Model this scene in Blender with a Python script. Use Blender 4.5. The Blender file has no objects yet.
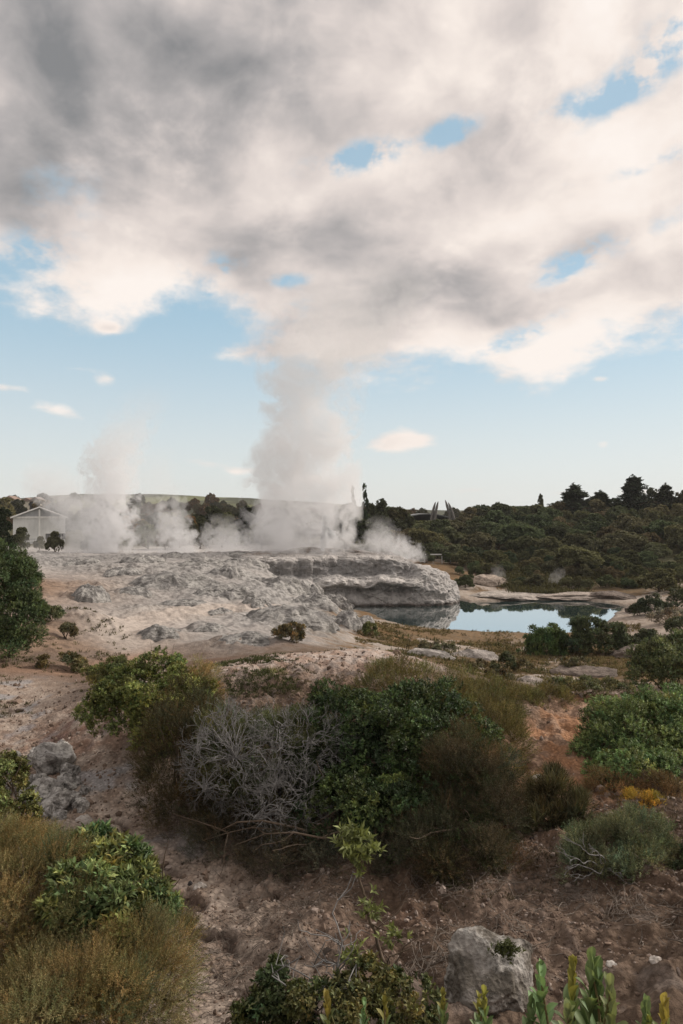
import bpy, math, random
import numpy as np
from mathutils import Vector, Matrix

F = 683.0; CX = 341.5; CY = 512.0; CAMZ = 10.0
SC = bpy.context.scene
COL = SC.collection
R = math.radians
rng = np.random.default_rng(7)

def P(px, py, d):
    """point at forward distance d on the sight line of a picture position"""
    return np.array([(px-CX)/F*d, d, CAMZ-(py-CY)/F*d])

# ------------------------------------------------------------------ node helper
class S:
    """a node socket with arithmetic"""
    def __init__(s, t, k): s.t = t; s.k = k
    def _m(s, op, *a, clamp=False):
        n = s.t.nodes.new('ShaderNodeMath'); n.operation = op; n.use_clamp = clamp
        for i, v in enumerate((s,)+a):
            if isinstance(v, S): s.t.links.new(v.k, n.inputs[i])
            else: n.inputs[i].default_value = float(v)
        return S(s.t, n.outputs[0])
    def __add__(s, o): return s._m('ADD', o)
    __radd__ = __add__
    def __sub__(s, o): return s._m('SUBTRACT', o)
    def __rsub__(s, o): return (s*-1.0)+o
    def __mul__(s, o): return s._m('MULTIPLY', o)
    __rmul__ = __mul__
    def __truediv__(s, o): return s._m('DIVIDE', o)
    def clamp(s): return s._m('ADD', 0.0, clamp=True)
    def mx(s, o): return s._m('MAXIMUM', o)
    def mn(s, o): return s._m('MINIMUM', o)
    def exp(s): return s._m('EXPONENT')
    def pw(s, e): return s._m('POWER', e)
    def ab(s): return s._m('ABSOLUTE')

def sstep(x, a, b, lo=0.0, hi=1.0, kind='SMOOTHSTEP'):
    n = x.t.nodes.new('ShaderNodeMapRange'); n.interpolation_type = kind
    x.t.links.new(x.k, n.inputs[0])
    for i, v in enumerate((a, b, lo, hi)): n.inputs[i+1].default_value = v
    return S(x.t, n.outputs[0])

def vec(t, x, y, z):
    n = t.nodes.new('ShaderNodeCombineXYZ')
    for i, v in enumerate((x, y, z)):
        if isinstance(v, S): t.links.new(v.k, n.inputs[i])
        else: n.inputs[i].default_value = v
    return S(t, n.outputs[0])

def sep(v):
    n = v.t.nodes.new('ShaderNodeSeparateXYZ'); v.t.links.new(v.k, n.inputs[0])
    return [S(v.t, o) for o in n.outputs]

def noise(v, scale, detail=5, rough=.55, lac=2.0, dist=0.0, col=False):
    n = v.t.nodes.new('ShaderNodeTexNoise'); v.t.links.new(v.k, n.inputs['Vector'])
    n.inputs['Scale'].default_value = scale; n.inputs['Detail'].default_value = detail
    n.inputs['Roughness'].default_value = rough; n.inputs['Lacunarity'].default_value = lac
    n.inputs['Distortion'].default_value = dist
    return S(v.t, n.outputs['Color' if col else 'Fac'])

def voro(v, scale, feature='F1', rnd=1.0, out='Distance'):
    n = v.t.nodes.new('ShaderNodeTexVoronoi'); n.feature = feature
    v.t.links.new(v.k, n.inputs['Vector']); n.inputs['Scale'].default_value = scale
    n.inputs['Randomness'].default_value = rnd
    return S(v.t, n.outputs[out])

def vmath(a, b, op='ADD', scale=None):
    n = a.t.nodes.new('ShaderNodeVectorMath'); n.operation = op
    a.t.links.new(a.k, n.inputs[0])
    if isinstance(b, S): a.t.links.new(b.k, n.inputs[1])
    elif b is not None: n.inputs[1].default_value = b
    if scale is not None: n.inputs['Scale'].default_value = scale
    return S(a.t, n.outputs[0])

def curve(x, pts, lo, hi):
    """float curve: pts = [(x, y)] inside [lo, hi] on x; y any"""
    ys = [p[1] for p in pts]; y0, y1 = min(ys), max(ys); y1 = y1 if y1 > y0 else y0+1
    n = x.t.nodes.new('ShaderNodeFloatCurve')
    c = n.mapping.curves[0]
    q = sorted(((px-lo)/(hi-lo), (py-y0)/(y1-y0)) for px, py in pts)
    while len(c.points) < len(q): c.points.new(0.5, 0.5)
    for pt, (a, b) in zip(c.points, q): pt.location = (a, b); pt.handle_type = 'AUTO_CLAMPED'
    n.mapping.use_clip = True; n.mapping.update()
    t = sstep(x, lo, hi, 0, 1, 'LINEAR')
    x.t.links.new(t.k, n.inputs['Value'])
    return S(x.t, n.outputs[0])*(y1-y0)+y0

def mixc(t, f, a, b):
    n = t.nodes.new('ShaderNodeMix'); n.data_type = 'RGBA'
    for i, v in ((0, f), (6, a), (7, b)):
        if isinstance(v, S): t.links.new(v.k, n.inputs[i])
        elif i == 0: n.inputs[0].default_value = v
        else: n.inputs[i].default_value = (*v, 1)
    return S(t, n.outputs[2])

def mulc(t, c, f):
    n = t.nodes.new('ShaderNodeMix'); n.data_type = 'RGBA'; n.blend_type = 'MULTIPLY'
    n.inputs[0].default_value = 1
    t.links.new(c.k, n.inputs[6])
    if isinstance(f, S): t.links.new(f.k, n.inputs[7])
    else: n.inputs[7].default_value = (*f, 1)
    return S(t, n.outputs[2])

def lin(r, g, b):
    f = lambda c: (c/255/12.92) if c/255 <= .04045 else ((c/255+.055)/1.055)**2.4
    return (f(r), f(g), f(b))

# ------------------------------------------------------------------ camera, sun, sky
SUN_AZ, SUN_EL = R(72), R(30)     # ahead and to the right of the lookout, behind broken cloud

def build_camera():
    cam = bpy.data.cameras.new('camera'); o = bpy.data.objects.new('camera', cam); COL.objects.link(o)
    o.location = (0, 0, CAMZ); o.rotation_euler = (R(90), 0, 0)
    cam.sensor_fit = 'VERTICAL'; cam.sensor_height = 36; cam.lens = 36*F/1024
    cam.clip_end = 6000; cam.clip_start = .05
    SC.camera = o
    SC.view_settings.view_transform = 'Standard'; SC.view_settings.look = 'None'
    SC.view_settings.exposure = 0.0; SC.view_settings.gamma = 1
    SC.cycles.volume_bounces = 6; SC.cycles.transparent_max_bounces = 12
    SC.cycles.max_bounces = 10; SC.cycles.diffuse_bounces = 3; SC.cycles.caustics_reflective = False

def build_sun():
    l = bpy.data.lights.new('sun', 'SUN'); l.energy = 3.5; l.angle = R(14); l.color = (1, .90, .80)
    o = bpy.data.objects.new('sun', l); COL.objects.link(o)
    d = Vector((math.sin(SUN_AZ)*math.cos(SUN_EL), math.cos(SUN_AZ)*math.cos(SUN_EL), math.sin(SUN_EL)))
    o.rotation_euler = d.to_track_quat('Z', 'Y').to_euler()
    o.location = (60, 40, 60)

def build_sky():
    w = bpy.data.worlds.new('World'); SC.world = w; w.use_nodes = True
    t = w.node_tree; t.nodes.clear()
    out = t.nodes.new('ShaderNodeOutputWorld')
    tc = t.nodes.new('ShaderNodeTexCoord')
    x, y, z = sep(S(t, tc.outputs['Generated']))
    l = (x*x+y*y).mx(1e-5).pw(.5)
    az = x._m('ARCTAN2', y)
    T = z/l
    # picture-free direction coordinates: az in rad to the right, T = tan(elevation)
    def A_(px): return math.atan((px-CX)/F)
    def T_(px, py): return (CY-py)/F*math.cos(A_(px))
    def gauss(px, py, rx, ry, rot=0.0, k=1.0):
        ca = math.cos(A_(px)); c, s_ = math.cos(R(rot)), math.sin(R(rot))
        da = (az-A_(px))*(F/ca)           # px-like units in direction space
        dt = (T-T_(px, py))*(F/ca)
        u = (da*c+dt*s_)*(1/rx); v = (dt*c-da*s_)*(1/ry)
        return ((u*u+v*v)*-1.0).exp()*k
    Tc = T.mx(-.05)
    def coords(da, dt):
        a2 = az+da
        return vec(t, a2._m('SINE'), a2._m('COSINE'), ((Tc+dt+.22)._m('LOGARITHM', math.e))*.85)
    p0 = coords(0.0, 0.0); p1 = coords(.075, .05)
    def fbm(p, f, seed, det=7):
        q = vmath(p, (seed, seed*.7, seed*1.3))
        wv = noise(q, 3.0*f, 3, .5, col=True)
        wv = vmath(vmath(wv, (-.5, -.5, -.5)), None, 'SCALE', .20/f**.5)
        return noise(vmath(q, wv), 5.2*f, det, .56)
    def fbms(p, seed):
        q = vmath(p, (seed, seed*.7, seed*1.3))
        wv = vmath(vmath(noise(q, 2.2, 2, .5, col=True), (-.5, -.5, -.5)), None, 'SCALE', .25)
        return noise(vmath(q, wv), 3.6, 3.2, .45)
    n0 = fbm(p0, 1.0, 3.1); n1 = fbm(p1, 1.0, 3.1, 5)
    nl = noise(vmath(p0, (9., 2., 5.)), 2.6, 3, .5)
    nf = noise(vmath(p0, (1., 7., 5.)), 20., 5, .62)
    # lower edge of the cloud deck, as tan(elevation) over azimuth
    ed = [(-900, 330), (-300, 300), (0, 278), (50, 292), (100, 304), (150, 302), (185, 290), (215, 304),
          (260, 332), (305, 352), (350, 366), (420, 366), (455, 356), (485, 362), (520, 376), (560, 362), (620, 345), (683, 338), (900, 345), (2400, 330)]
    E = curve(az, [(A_(px), T_(px, py)) for px, py in ed], A_(-900), A_(2400))
    cov = sstep(T-E, -.085, .07, -.60, .85, 'LINEAR')
    for g in ((215, 358, 75, 15, 8, .62), (58, 411, 30, 9, -10, .75), (106, 380, 17, 9, 10, .72), (109, 328, 15, 6, 0, .6),
              (4, 388, 30, 6, 0, .6), (398, 441, 48, 13, 4, .8), (208, 464, 36, 7, -8, .62), (240, 471, 18, 6, 0, .55), (468, 491, 44, 5, 2, .68),
              (603, 445, 11, 6, 0, .62), (600, 379, 9, 4, 0, .5), (645, 492, 50, 5, 0, .5), (75, 368, 25, 4, 0, .4), (560, 494, 30, 4, 0, .4)):
        cov = cov+gauss(*g[:5], g[5]+.16)
    hn = noise(vmath(p0, (4., 1., 8.)), 13., 4, .6)
    hole = ((hn-.5)*4.5+(nf-.5)*2.5+.75).mx(.0).mn(1.5)
    hs_ = az*0.0
    for g in ((362, 157, 42, 10, 12, 1.05), (452, 130, 20, 9, 20, 1.0), (622, 90, 34, 12, 25, 1.15), (670, 36, 30, 16, 35, 1.0), (573, 261, 30, 9, 25, 1.05),
              (284, 281, 20, 5, 5, .85), (18, 262, 42, 16, 30, .85), (215, 282, 26, 13, 55, .95), (668, 158, 40, 6, 10, .8), (60, 190, 40, 26, 20, .35),
              (515, 338, 40, 7, 22, .8), (655, 230, 40, 8, 30, .45), (560, 106, 18, 8, 20, .6), (290, 312, 40, 9, 15, .5)):
        hs_ = hs_+gauss(g[0], g[1], g[2]*1.35, g[3]*1.6, g[4], g[5])
    ns0 = fbms(p0, 3.1); ns1 = fbms(p1, 3.1)
    d = cov+(n0-.5)*2.0+(ns0-.5)*.7+(nf-.5)*.9
    dens = sstep(d, -.16, .50)*(1.0-sstep(hs_*hole+(nl-.5)*.2, .12, .95)*.92)
    # self shading of the cloud: what lies towards the sun, and how thick it is
    rel = (ns0-ns1)*1.05+(n0-n1)*1.25+(nf-.5)*.30+sstep(d, .25, 1.1, .17, -.09)
    base = .64+gauss(80, 60, 210, 110, 0, -.46)+gauss(-150, 150, 160, 160, 0, -.35)+gauss(250, 50, 110, 60, 10, -.22)+gauss(640, 130, 180, 150, 0, .20) \
        + gauss(110, 275, 80, 34, 5, .24)+gauss(330, 190, 60, 22, 20, .22)+gauss(440, 280, 85, 24, 15, -.34)+gauss(270, 240, 90, 34, 18, -.26) \
        + gauss(480, 175, 70, 30, 15, -.2)+gauss(560, 340, 120, 24, 10, .3)+gauss(195, 362, 60, 16, 0, .25)+gauss(590, 245, 60, 14, 20, -.2)+gauss(270, 330, 50, 22, 20, -.22)+gauss(560, 30, 90, 40, 20, .2)
    base = base+(nl-.5)*.35
    sh = (base+rel*sstep(T, .0, .15, .5, 1.0)).clamp()
    ramp = t.nodes.new('ShaderNodeValToRGB'); t.links.new(sh.k, ramp.inputs[0])
    cr = ramp.color_ramp
    cr.elements[0].position = 0; cr.elements[0].color = (*lin(132, 133, 135), 1)
    cr.elements[1].position = 1; cr.elements[1].color = (*lin(249, 240, 233), 1)
    for p_, c_ in ((.3, (178, 173, 172)), (.55, (217, 207, 202)), (.8, (242, 231, 223))):
        e = cr.elements.new(p_); e.color = (*lin(*c_), 1)
    cloud = S(t, ramp.outputs[0])
    w.cycles.sampling_method = 'MANUAL'; w.cycles.sample_map_resolution = 512
    sky = t.nodes.new('ShaderNodeTexSky'); sky.sky_type = 'NISHITA'; sky.sun_disc = False
    sky.sun_elevation = SUN_EL; sky.sun_rotation = SUN_AZ; sky.air_density = 1.0; sky.dust_density = 1.2; sky.ozone_density = 1.6
    skyc = S(t, sky.outputs[0])
    bgs = t.nodes.new('ShaderNodeBackground'); bgs.inputs[1].default_value = SKY_STRENGTH; 
    # thin high veil: whitens the blue towards the horizon as in the damp air of the picture
    veil = sstep(T, .0, .42, .82, .62)+gauss(640, 470, 200, 90, 0, .08)
    veilc = mixc(t, sstep(T, 0., .35), lin(234, 238, 237), lin(182, 219, 239))
    bgv = t.nodes.new('ShaderNodeBackground'); t.links.new(veilc.k, bgv.inputs[0]); bgv.inputs[1].default_value = 1.0
    bgc = t.nodes.new('ShaderNodeBackground'); t.links.new(cloud.k, bgc.inputs[0]); bgc.inputs[1].default_value = 1.05
    t.links.new(mulc(t, skyc, (1.0, 1.0, .96)).k, bgs.inputs[0])
    m1 = t.nodes.new('ShaderNodeMixShader'); t.links.new(veil.clamp().k, m1.inputs[0]); t.links.new(bgs.outputs[0], m1.inputs[1]); t.links.new(bgv.outputs[0], m1.inputs[2])
    m2 = t.nodes.new('ShaderNodeMixShader'); t.links.new(dens.k, m2.inputs[0]); t.links.new(m1.outputs[0], m2.inputs[1]); t.links.new(bgc.outputs[0], m2.inputs[2])
    t.links.new(m2.outputs[0], out.inputs[0])
SKY_STRENGTH = .10
# ------------------------------------------------------------------ numpy noise
_perm = np.random.default_rng(11).permutation(512)
_perm = np.concatenate([_perm, _perm, _perm])
_g2 = np.stack([np.cos(np.arange(512)*2.39996), np.sin(np.arange(512)*2.39996)], 1)
_g3 = np.random.default_rng(5).normal(size=(512, 3)); _g3 /= np.linalg.norm(_g3, axis=1)[:, None]

def pn2(x, y):
    xi = np.floor(x).astype(int); yi = np.floor(y).astype(int); xf = x-xi; yf = y-yi; xi &= 511; yi &= 511
    u = xf**3*(xf*(xf*6-15)+10); v = yf**3*(yf*(yf*6-15)+10)
    def g(a, b, dx, dy):
        q = _g2[_perm[_perm[a & 511]+(b & 511)]]; return q[..., 0]*dx+q[..., 1]*dy
    a = g(xi, yi, xf, yf); b = g(xi+1, yi, xf-1, yf); c = g(xi, yi+1, xf, yf-1); d = g(xi+1, yi+1, xf-1, yf-1)
    return ((a+(b-a)*u)*(1-v)+(c+(d-c)*u)*v)*1.5

def pn3(p):
    i = np.floor(p).astype(int); f = p-i; i &= 511
    w = f**3*(f*(f*6-15)+10); r = 0
    for a in (0, 1):
        for b in (0, 1):
            for c in (0, 1):
                h = _perm[_perm[_perm[(i[:, 0]+a) & 511]+((i[:, 1]+b) & 511)]+((i[:, 2]+c) & 511)]
                g = _g3[h]; dt = g[:, 0]*(f[:, 0]-a)+g[:, 1]*(f[:, 1]-b)+g[:, 2]*(f[:, 2]-c)
                ww = (w[:, 0] if a else 1-w[:, 0])*(w[:, 1] if b else 1-w[:, 1])*(w[:, 2] if c else 1-w[:, 2])
                r = r+ww*dt
    return r*1.6

def fbm2(x, y, oct=4, gain=.5, lac=2.03):
    r = 0; a = 1; s = 0
    for k in range(oct):
        r = r+a*pn2(x+17.3*k, y-9.1*k); s += a; a *= gain; x = x*lac; y = y*lac
    return r/s
def ridge2(x, y, oct=4, gain=.5, lac=2.1):
    r = 0; a = 1; s = 0
    for k in range(oct):
        r = r+a*(1-2*np.abs(pn2(x+31.7*k, y+5.3*k))); s += a; a *= gain; x = x*lac; y = y*lac
    return r/s
def fbm3(p, oct=4, gain=.5, lac=2.03):
    r = 0; a = 1; s = 0
    for k in range(oct):
        r = r+a*pn3(p+11.7*k); s += a; a *= gain; p = p*lac
    return r/s
def worley2(x, y, seed=0):
    xi = np.floor(x).astype(int); yi = np.floor(y).astype(int); best = np.full(x.shape, 9.0)
    for a in (-1, 0, 1):
        for b in (-1, 0, 1):
            h = _perm[_perm[(xi+a+seed) & 511]+((yi+b) & 511)]; h2 = _perm[h+37]
            best = np.minimum(best, (xi+a+h/511.-x)**2+(yi+b+h2/511.-y)**2)
    return np.sqrt(best)
def lumps2(x, y, seed=0):
    """rounded boulder-like lumps with creases between them, 0..1"""
    wx = fbm2(x*.9+seed, y*.9, 3)*.45; wy = fbm2(x*.9, y*.9+seed+9, 3)*.45
    return np.sqrt(np.clip(1-worley2(x+wx, y+wy, seed)**2*1.15, 0, 1))
def ss(x, a, b):
    t = np.clip((x-a)/(b-a), 0, 1); return t*t*(3-2*t)

# ------------------------------------------------------------------ mesh helper
def link(o, parent=None):
    COL.objects.link(o)
    if parent is not None: o.parent = parent
    return o

def mesh_np(name, v, f, mat=None, parent=None, smooth=True, attrs=None):
    """v (n,3); f a list of (m,k) index arrays; attrs {name: (n,4) colours}"""
    v = np.asarray(v, np.float32); fs = [np.asarray(q, np.int32) for q in (f if isinstance(f, list) else [f]) if len(q)]
    me = bpy.data.meshes.new(name)
    me.vertices.add(len(v)); me.vertices.foreach_set('co', v.ravel())
    lp = np.concatenate([q.ravel() for q in fs]); tot = np.concatenate([np.full(len(q), q.shape[1], np.int32) for q in fs])
    st = np.concatenate([[0], np.cumsum(tot)[:-1]]).astype(np.int32)
    me.loops.add(len(lp)); me.loops.foreach_set('vertex_index', lp)
    me.polygons.add(len(tot)); me.polygons.foreach_set('loop_start', st); me.polygons.foreach_set('loop_total', tot)
    me.polygons.foreach_set('use_smooth', np.full(len(tot), smooth))
    me.update(calc_edges=True)
    for k, a in (attrs or {}).items():
        at = me.attributes.new(k, 'FLOAT_COLOR', 'POINT'); a = np.asarray(a, np.float32)
        if a.shape[1] == 3: a = np.concatenate([a, np.ones((len(a), 1), np.float32)], 1)
        at.data.foreach_set('color', a.ravel())
    if mat: me.materials.append(mat)
    return link(bpy.data.objects.new(name, me), parent)

def tag(o, label=None, cat=None, group=None, kind=None):
    if label: o['label'] = label
    if cat: o['category'] = cat
    if group: o['group'] = group
    if kind: o['kind'] = kind
    return o

def empty(name, loc, label=None, cat=None, group=None):
    o = bpy.data.objects.new(name, None); o.location = tuple(float(c) for c in loc); o.empty_display_size = .3
    COL.objects.link(o); return tag(o, label, cat, group)

def new_mat(name):
    m = bpy.data.materials.new(name); m.use_nodes = True; t = m.node_tree; t.nodes.clear()
    out = t.nodes.new('ShaderNodeOutputMaterial'); b = t.nodes.new('ShaderNodeBsdfPrincipled')
    t.links.new(b.outputs[0], out.inputs[0]); b.inputs['Specular IOR Level'].default_value = .25
    return m, t, b

def attr(t, name):
    n = t.nodes.new('ShaderNodeAttribute'); n.attribute_name = name; return S(t, n.outputs['Color'])
def objc(t):
    n = t.nodes.new('ShaderNodeTexCoord'); return S(t, n.outputs['Object'])
def geo(t, k='Position'):
    n = t.nodes.new('ShaderNodeNewGeometry'); return S(t, n.outputs[k])
def bump(t, b, h, strength=.6, dist=.05):
    n = t.nodes.new('ShaderNodeBump'); n.inputs['Strength'].default_value = strength; n.inputs['Distance'].default_value = dist
    t.links.new(h.k, n.inputs['Height']); t.links.new(n.outputs[0], b.inputs['Normal'])

# ------------------------------------------------------------------ terrain
# (picture x, picture y, forward distance) of points on the ground: foreground gully, mound, flat, pool bowl, far slope
GP = [(341, 1480, 1.6), (100, 1540, 1.5), (600, 1480, 1.6), (341, 1320, 2.6), (-50, 1320, 2.6), (700, 1320, 2.6), (341, 1165, 4.0), (0, 1150, 4.0), (680, 1165, 4.0),
 (-100, 1010, 5.2), (60, 1010, 5.6), (-150, 900, 7.5), (40, 930, 7.3), (0, 850, 9.5), (-150, 800, 11.5), (220, 1024, 6.4), (180, 900, 8.8), (130, 840, 10.5), (60, 760, 14), (10, 705, 18.2), (30, 672, 22), (-150, 700, 17),
 (330, 1015, 6.2), (300, 930, 7.9), (300, 870, 9.6), (250, 840, 10.6), (400, 900, 8.6), (420, 1010, 6.1),
 (485, 980, 6.4), (500, 880, 8.6), (540, 800, 11.2), (570, 742, 13.6), (586, 706, 16.2), (650, 900, 7.7), (683, 950, 6.5), (560, 1010, 6.0), (640, 1010, 5.9), (800, 950, 6.4), (800, 850, 9), (640, 790, 11.5), (600, 820, 10.2), (800, 780, 12.5), (690, 720, 15),
 (330, 662, 18.5), (240, 668, 17.8), (130, 692, 16), (70, 730, 14.9), (100, 775, 13), (160, 790, 12.4), (400, 668, 18), (380, 652, 20), (300, 651, 20.5), (440, 690, 16.5), (500, 712, 15.2), (530, 690, 18.2), (600, 694, 18.5),
 (300, 655, 23), (200, 668, 22), (130, 652, 28), (20, 672, 22.5), (60, 660, 25), (40, 640, 27), (10, 620, 30), (-60, 610, 30), (-150, 640, 28), (70, 600, 40), (40, 575, 55), (-80, 570, 50),
 (150, 620, 38), (150, 590, 52), (150, 570, 62), (100, 556, 78), (30, 557, 78), (40, 546, 105), (150, 549, 102), (250, 547, 102), (200, 600, 46), (250, 610, 44), (300, 622, 42), (340, 622, 47), (250, 572, 63), (240, 556, 78), (200, 558, 76),
 (300, 600, 58), (300, 640, 32), (350, 640, 40), (420, 638, 49), (350, 652, 29), (400, 655, 32), (450, 660, 36), (500, 652, 46), (560, 662, 41), (500, 672, 33), (560, 692, 24), (600, 680, 31), (640, 640, 50), (640, 620, 59), (660, 602, 70), (683, 660, 38), (683, 690, 24), (760, 640, 45), (760, 600, 65), (640, 690, 24),
 (420, 630, 56), (600, 633, 55), (626, 608, 71), (540, 635, 54.5), (480, 599, 79), (560, 597, 79.5), (500, 590, 84), (580, 588, 87), (640, 590, 84), (480, 577, 92), (600, 570, 101), (683, 575, 95),
 (400, 565, 100), (440, 566, 96), (380, 553, 112), (430, 558, 112), (600, 552, 125), (500, 553, 120), (683, 552, 122), (600, 533, 160), (480, 538, 150), (683, 530, 158), (400, 540, 145), (600, 516, 215), (450, 527, 200), (800, 530, 150), (800, 515, 215), (350, 540, 150), (200, 538, 150), (40, 532, 160), (-100, 535, 140), (100, 530, 230), (300, 530, 230), (450, 523, 280), (600, 513, 300), (800, 512, 300), (-100, 528, 280)]
POOL_PX = [(330, 607), (345, 596), (455, 599), (470, 602), (500, 601.5), (530, 600), (560, 600.5), (590, 601), (612, 603.5), (627, 607), (621, 610.5), (612, 616), (606, 623), (594, 630), (570, 633), (540, 634.5), (505, 633), (470, 632), (430, 629), (402, 625.5), (384, 620), (372, 614), (360, 611), (345, 611)]
POOL = np.array([[(x-CX)/F*6830/(y-CY), 6830/(y-CY)] for x, y in POOL_PX])

def _tps_fit():
    q = np.array([[math.atan((x-CX)/F), math.log(d/math.cos(math.atan((x-CX)/F)))] for x, y, d in GP])
    z = np.array([CAMZ-(y-CY)/F*d for x, y, d in GP])
    a = q*np.array([2.6, 1.0])
    n = len(a); r2 = ((a[:, None]-a[None])**2).sum(-1)
    K = r2*np.log(r2+1e-9)*.5
    A = np.zeros((n+3, n+3)); A[:n, :n] = K+np.eye(n)*.012; A[:n, n] = 1; A[:n, n+1:] = a; A[n:, :n] = A[:n, n:].T
    return a, np.linalg.solve(A, np.concatenate([z, [0, 0, 0]]))
_TA, _TW = _tps_fit()

def base_z(X, Y):
    az = np.clip(np.arctan2(X, Y), -.82, .82); r = np.hypot(X, Y)
    q0 = az*2.6; q1 = np.log(np.clip(r, 1.5, 300))
    out = np.full(X.shape, _TW[-3])+_TW[-2]*q0+_TW[-1]*q1
    for (a0, a1), w in zip(_TA, _TW[:-3]):
        r2 = (q0-a0)**2+(q1-a1)**2
        out = out+w*r2*np.log(r2+1e-9)*.5
    # behind and beside the lookout: level ground; far away: gentle plain
    back = ss(np.abs(np.arctan2(X, Y)), .75, 1.4)
    near = 8.3+0*X
    out = out*(1-back)+back*np.where(r < 60, near+(4-near)*ss(r, 8, 60), 4.0)
    return np.clip(out, .25, 12)

def pool_sd(X, Y):
    """signed distance to the pool outline (negative inside)"""
    out = np.full(X.shape, 50.0)
    m = (X > -25) & (X < 60) & (Y > 30) & (Y < 110)
    x = X[m]; y = Y[m]; d = np.full(x.shape, 1e9); ins = np.zeros(x.shape, bool)
    n = len(POOL)
    for i in range(n):
        a = POOL[i]; b = POOL[(i+1) % n]; e = b-a
        t = np.clip(((x-a[0])*e[0]+(y-a[1])*e[1])/(e@e), 0, 1)
        d = np.minimum(d, np.hypot(x-a[0]-t*e[0], y-a[1]-t*e[1]))
        c = (a[1] > y) != (b[1] > y)
        xi = a[0]+(y-a[1])/(b[1]-a[1]+1e-12)*e[0]
        ins ^= c & (x < xi)
    out[m] = np.where(ins, -d, d)
    return out

_DS = np.geomspace(4, 140, 1400)
def hit(px, py):
    """forward distance at which the sight line of a picture position meets the ground"""
    x = (px-CX)/F*_DS; z = CAMZ-(py-CY)/F*_DS; h = height(x, _DS); k = np.nonzero(z <= h)[0]
    return float(_DS[k[0]]) if len(k) else 100.0

def wpt(px, d): return ((px-CX)/F*d, d)
def spot(X, Y, px, d, rx, ry, rot=0):
    """soft elliptical mask on the ground centred under picture column px at distance d"""
    x0, y0 = wpt(px, d); c, s = math.cos(R(rot)), math.sin(R(rot))
    u = ((X-x0)*c+(Y-y0)*s)/rx; v = ((Y-y0)*c-(X-x0)*s)/ry
    return np.exp(-(u*u+v*v))

def path_d(X, Y, pts):
    d = np.full(X.shape, 1e9)
    for (x0, y0), (x1, y1) in zip(pts[:-1], pts[1:]):
        ex, ey = x1-x0, y1-y0
        t = np.clip(((X-x0)*ex+(Y-y0)*ey)/(ex*ex+ey*ey), 0, 1)
        d = np.minimum(d, np.hypot(X-x0-t*ex, Y-y0-t*ey))
    return d

GULLY = [wpt(235, 5.2), wpt(218, 6.4), wpt(190, 8.0), wpt(170, 9.2), wpt(130, 10.5), wpt(90, 12.5), wpt(55, 14.5), wpt(20, 17.2), wpt(0, 20)]
RILL = [wpt(255, 5.6), wpt(258, 6.6), wpt(252, 7.4), wpt(225, 8.0), wpt(190, 8.6), wpt(165, 9.6), wpt(120, 11.5)]
CLAY = [wpt(530, 10.6), wpt(548, 11.8), wpt(562, 13.2), wpt(572, 14.5), wpt(588, 16.8)]
SANDY = [wpt(150, 27.5), wpt(115, 31), wpt(135, 36), wpt(190, 40), wpt(260, 44)]
TRACK = [wpt(-40, 22.5), wpt(20, 22.6), wpt(60, 23), wpt(110, 24.5), wpt(150, 27.5)]

OUTC = [(165, 592, 86, 24), (217, 600, 56, 22), (84, 604, 40, 20), (272, 592, 62, 24), (288, 630, 80, 30), (156, 642, 50, 18), (243, 648, 66, 18), (345, 630, 40, 22), (200, 570, 56, 14), (310, 612, 56, 26), (182, 610, 44, 10), (118, 578, 34, 9), (318, 632, 44, 18), (255, 612, 40, 16),
        (130, 600, 34, 10), (226, 580, 40, 14), (140, 566, 44, 9), (75, 568, 36, 8), (205, 634, 34, 8), (300, 594, 44, 20), (334, 600, 36, 20), (245, 568, 44, 11), (330, 584, 50, 18), (215, 616, 30, 9), (268, 622, 34, 14), (365, 628, 20, 11), (170, 560, 30, 7), (230, 558, 40, 7)]
def _base_hit(px, py):
    d = np.geomspace(15, 140, 900); x = (px-CX)/F*d; k = np.nonzero(CAMZ-(py-CY)/F*d <= base_z(x, d))[0]; return float(d[k[0]]) if len(k) else 90.0
OUTD = [_base_hit(a, b) for a, b, _, _ in OUTC]

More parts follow.
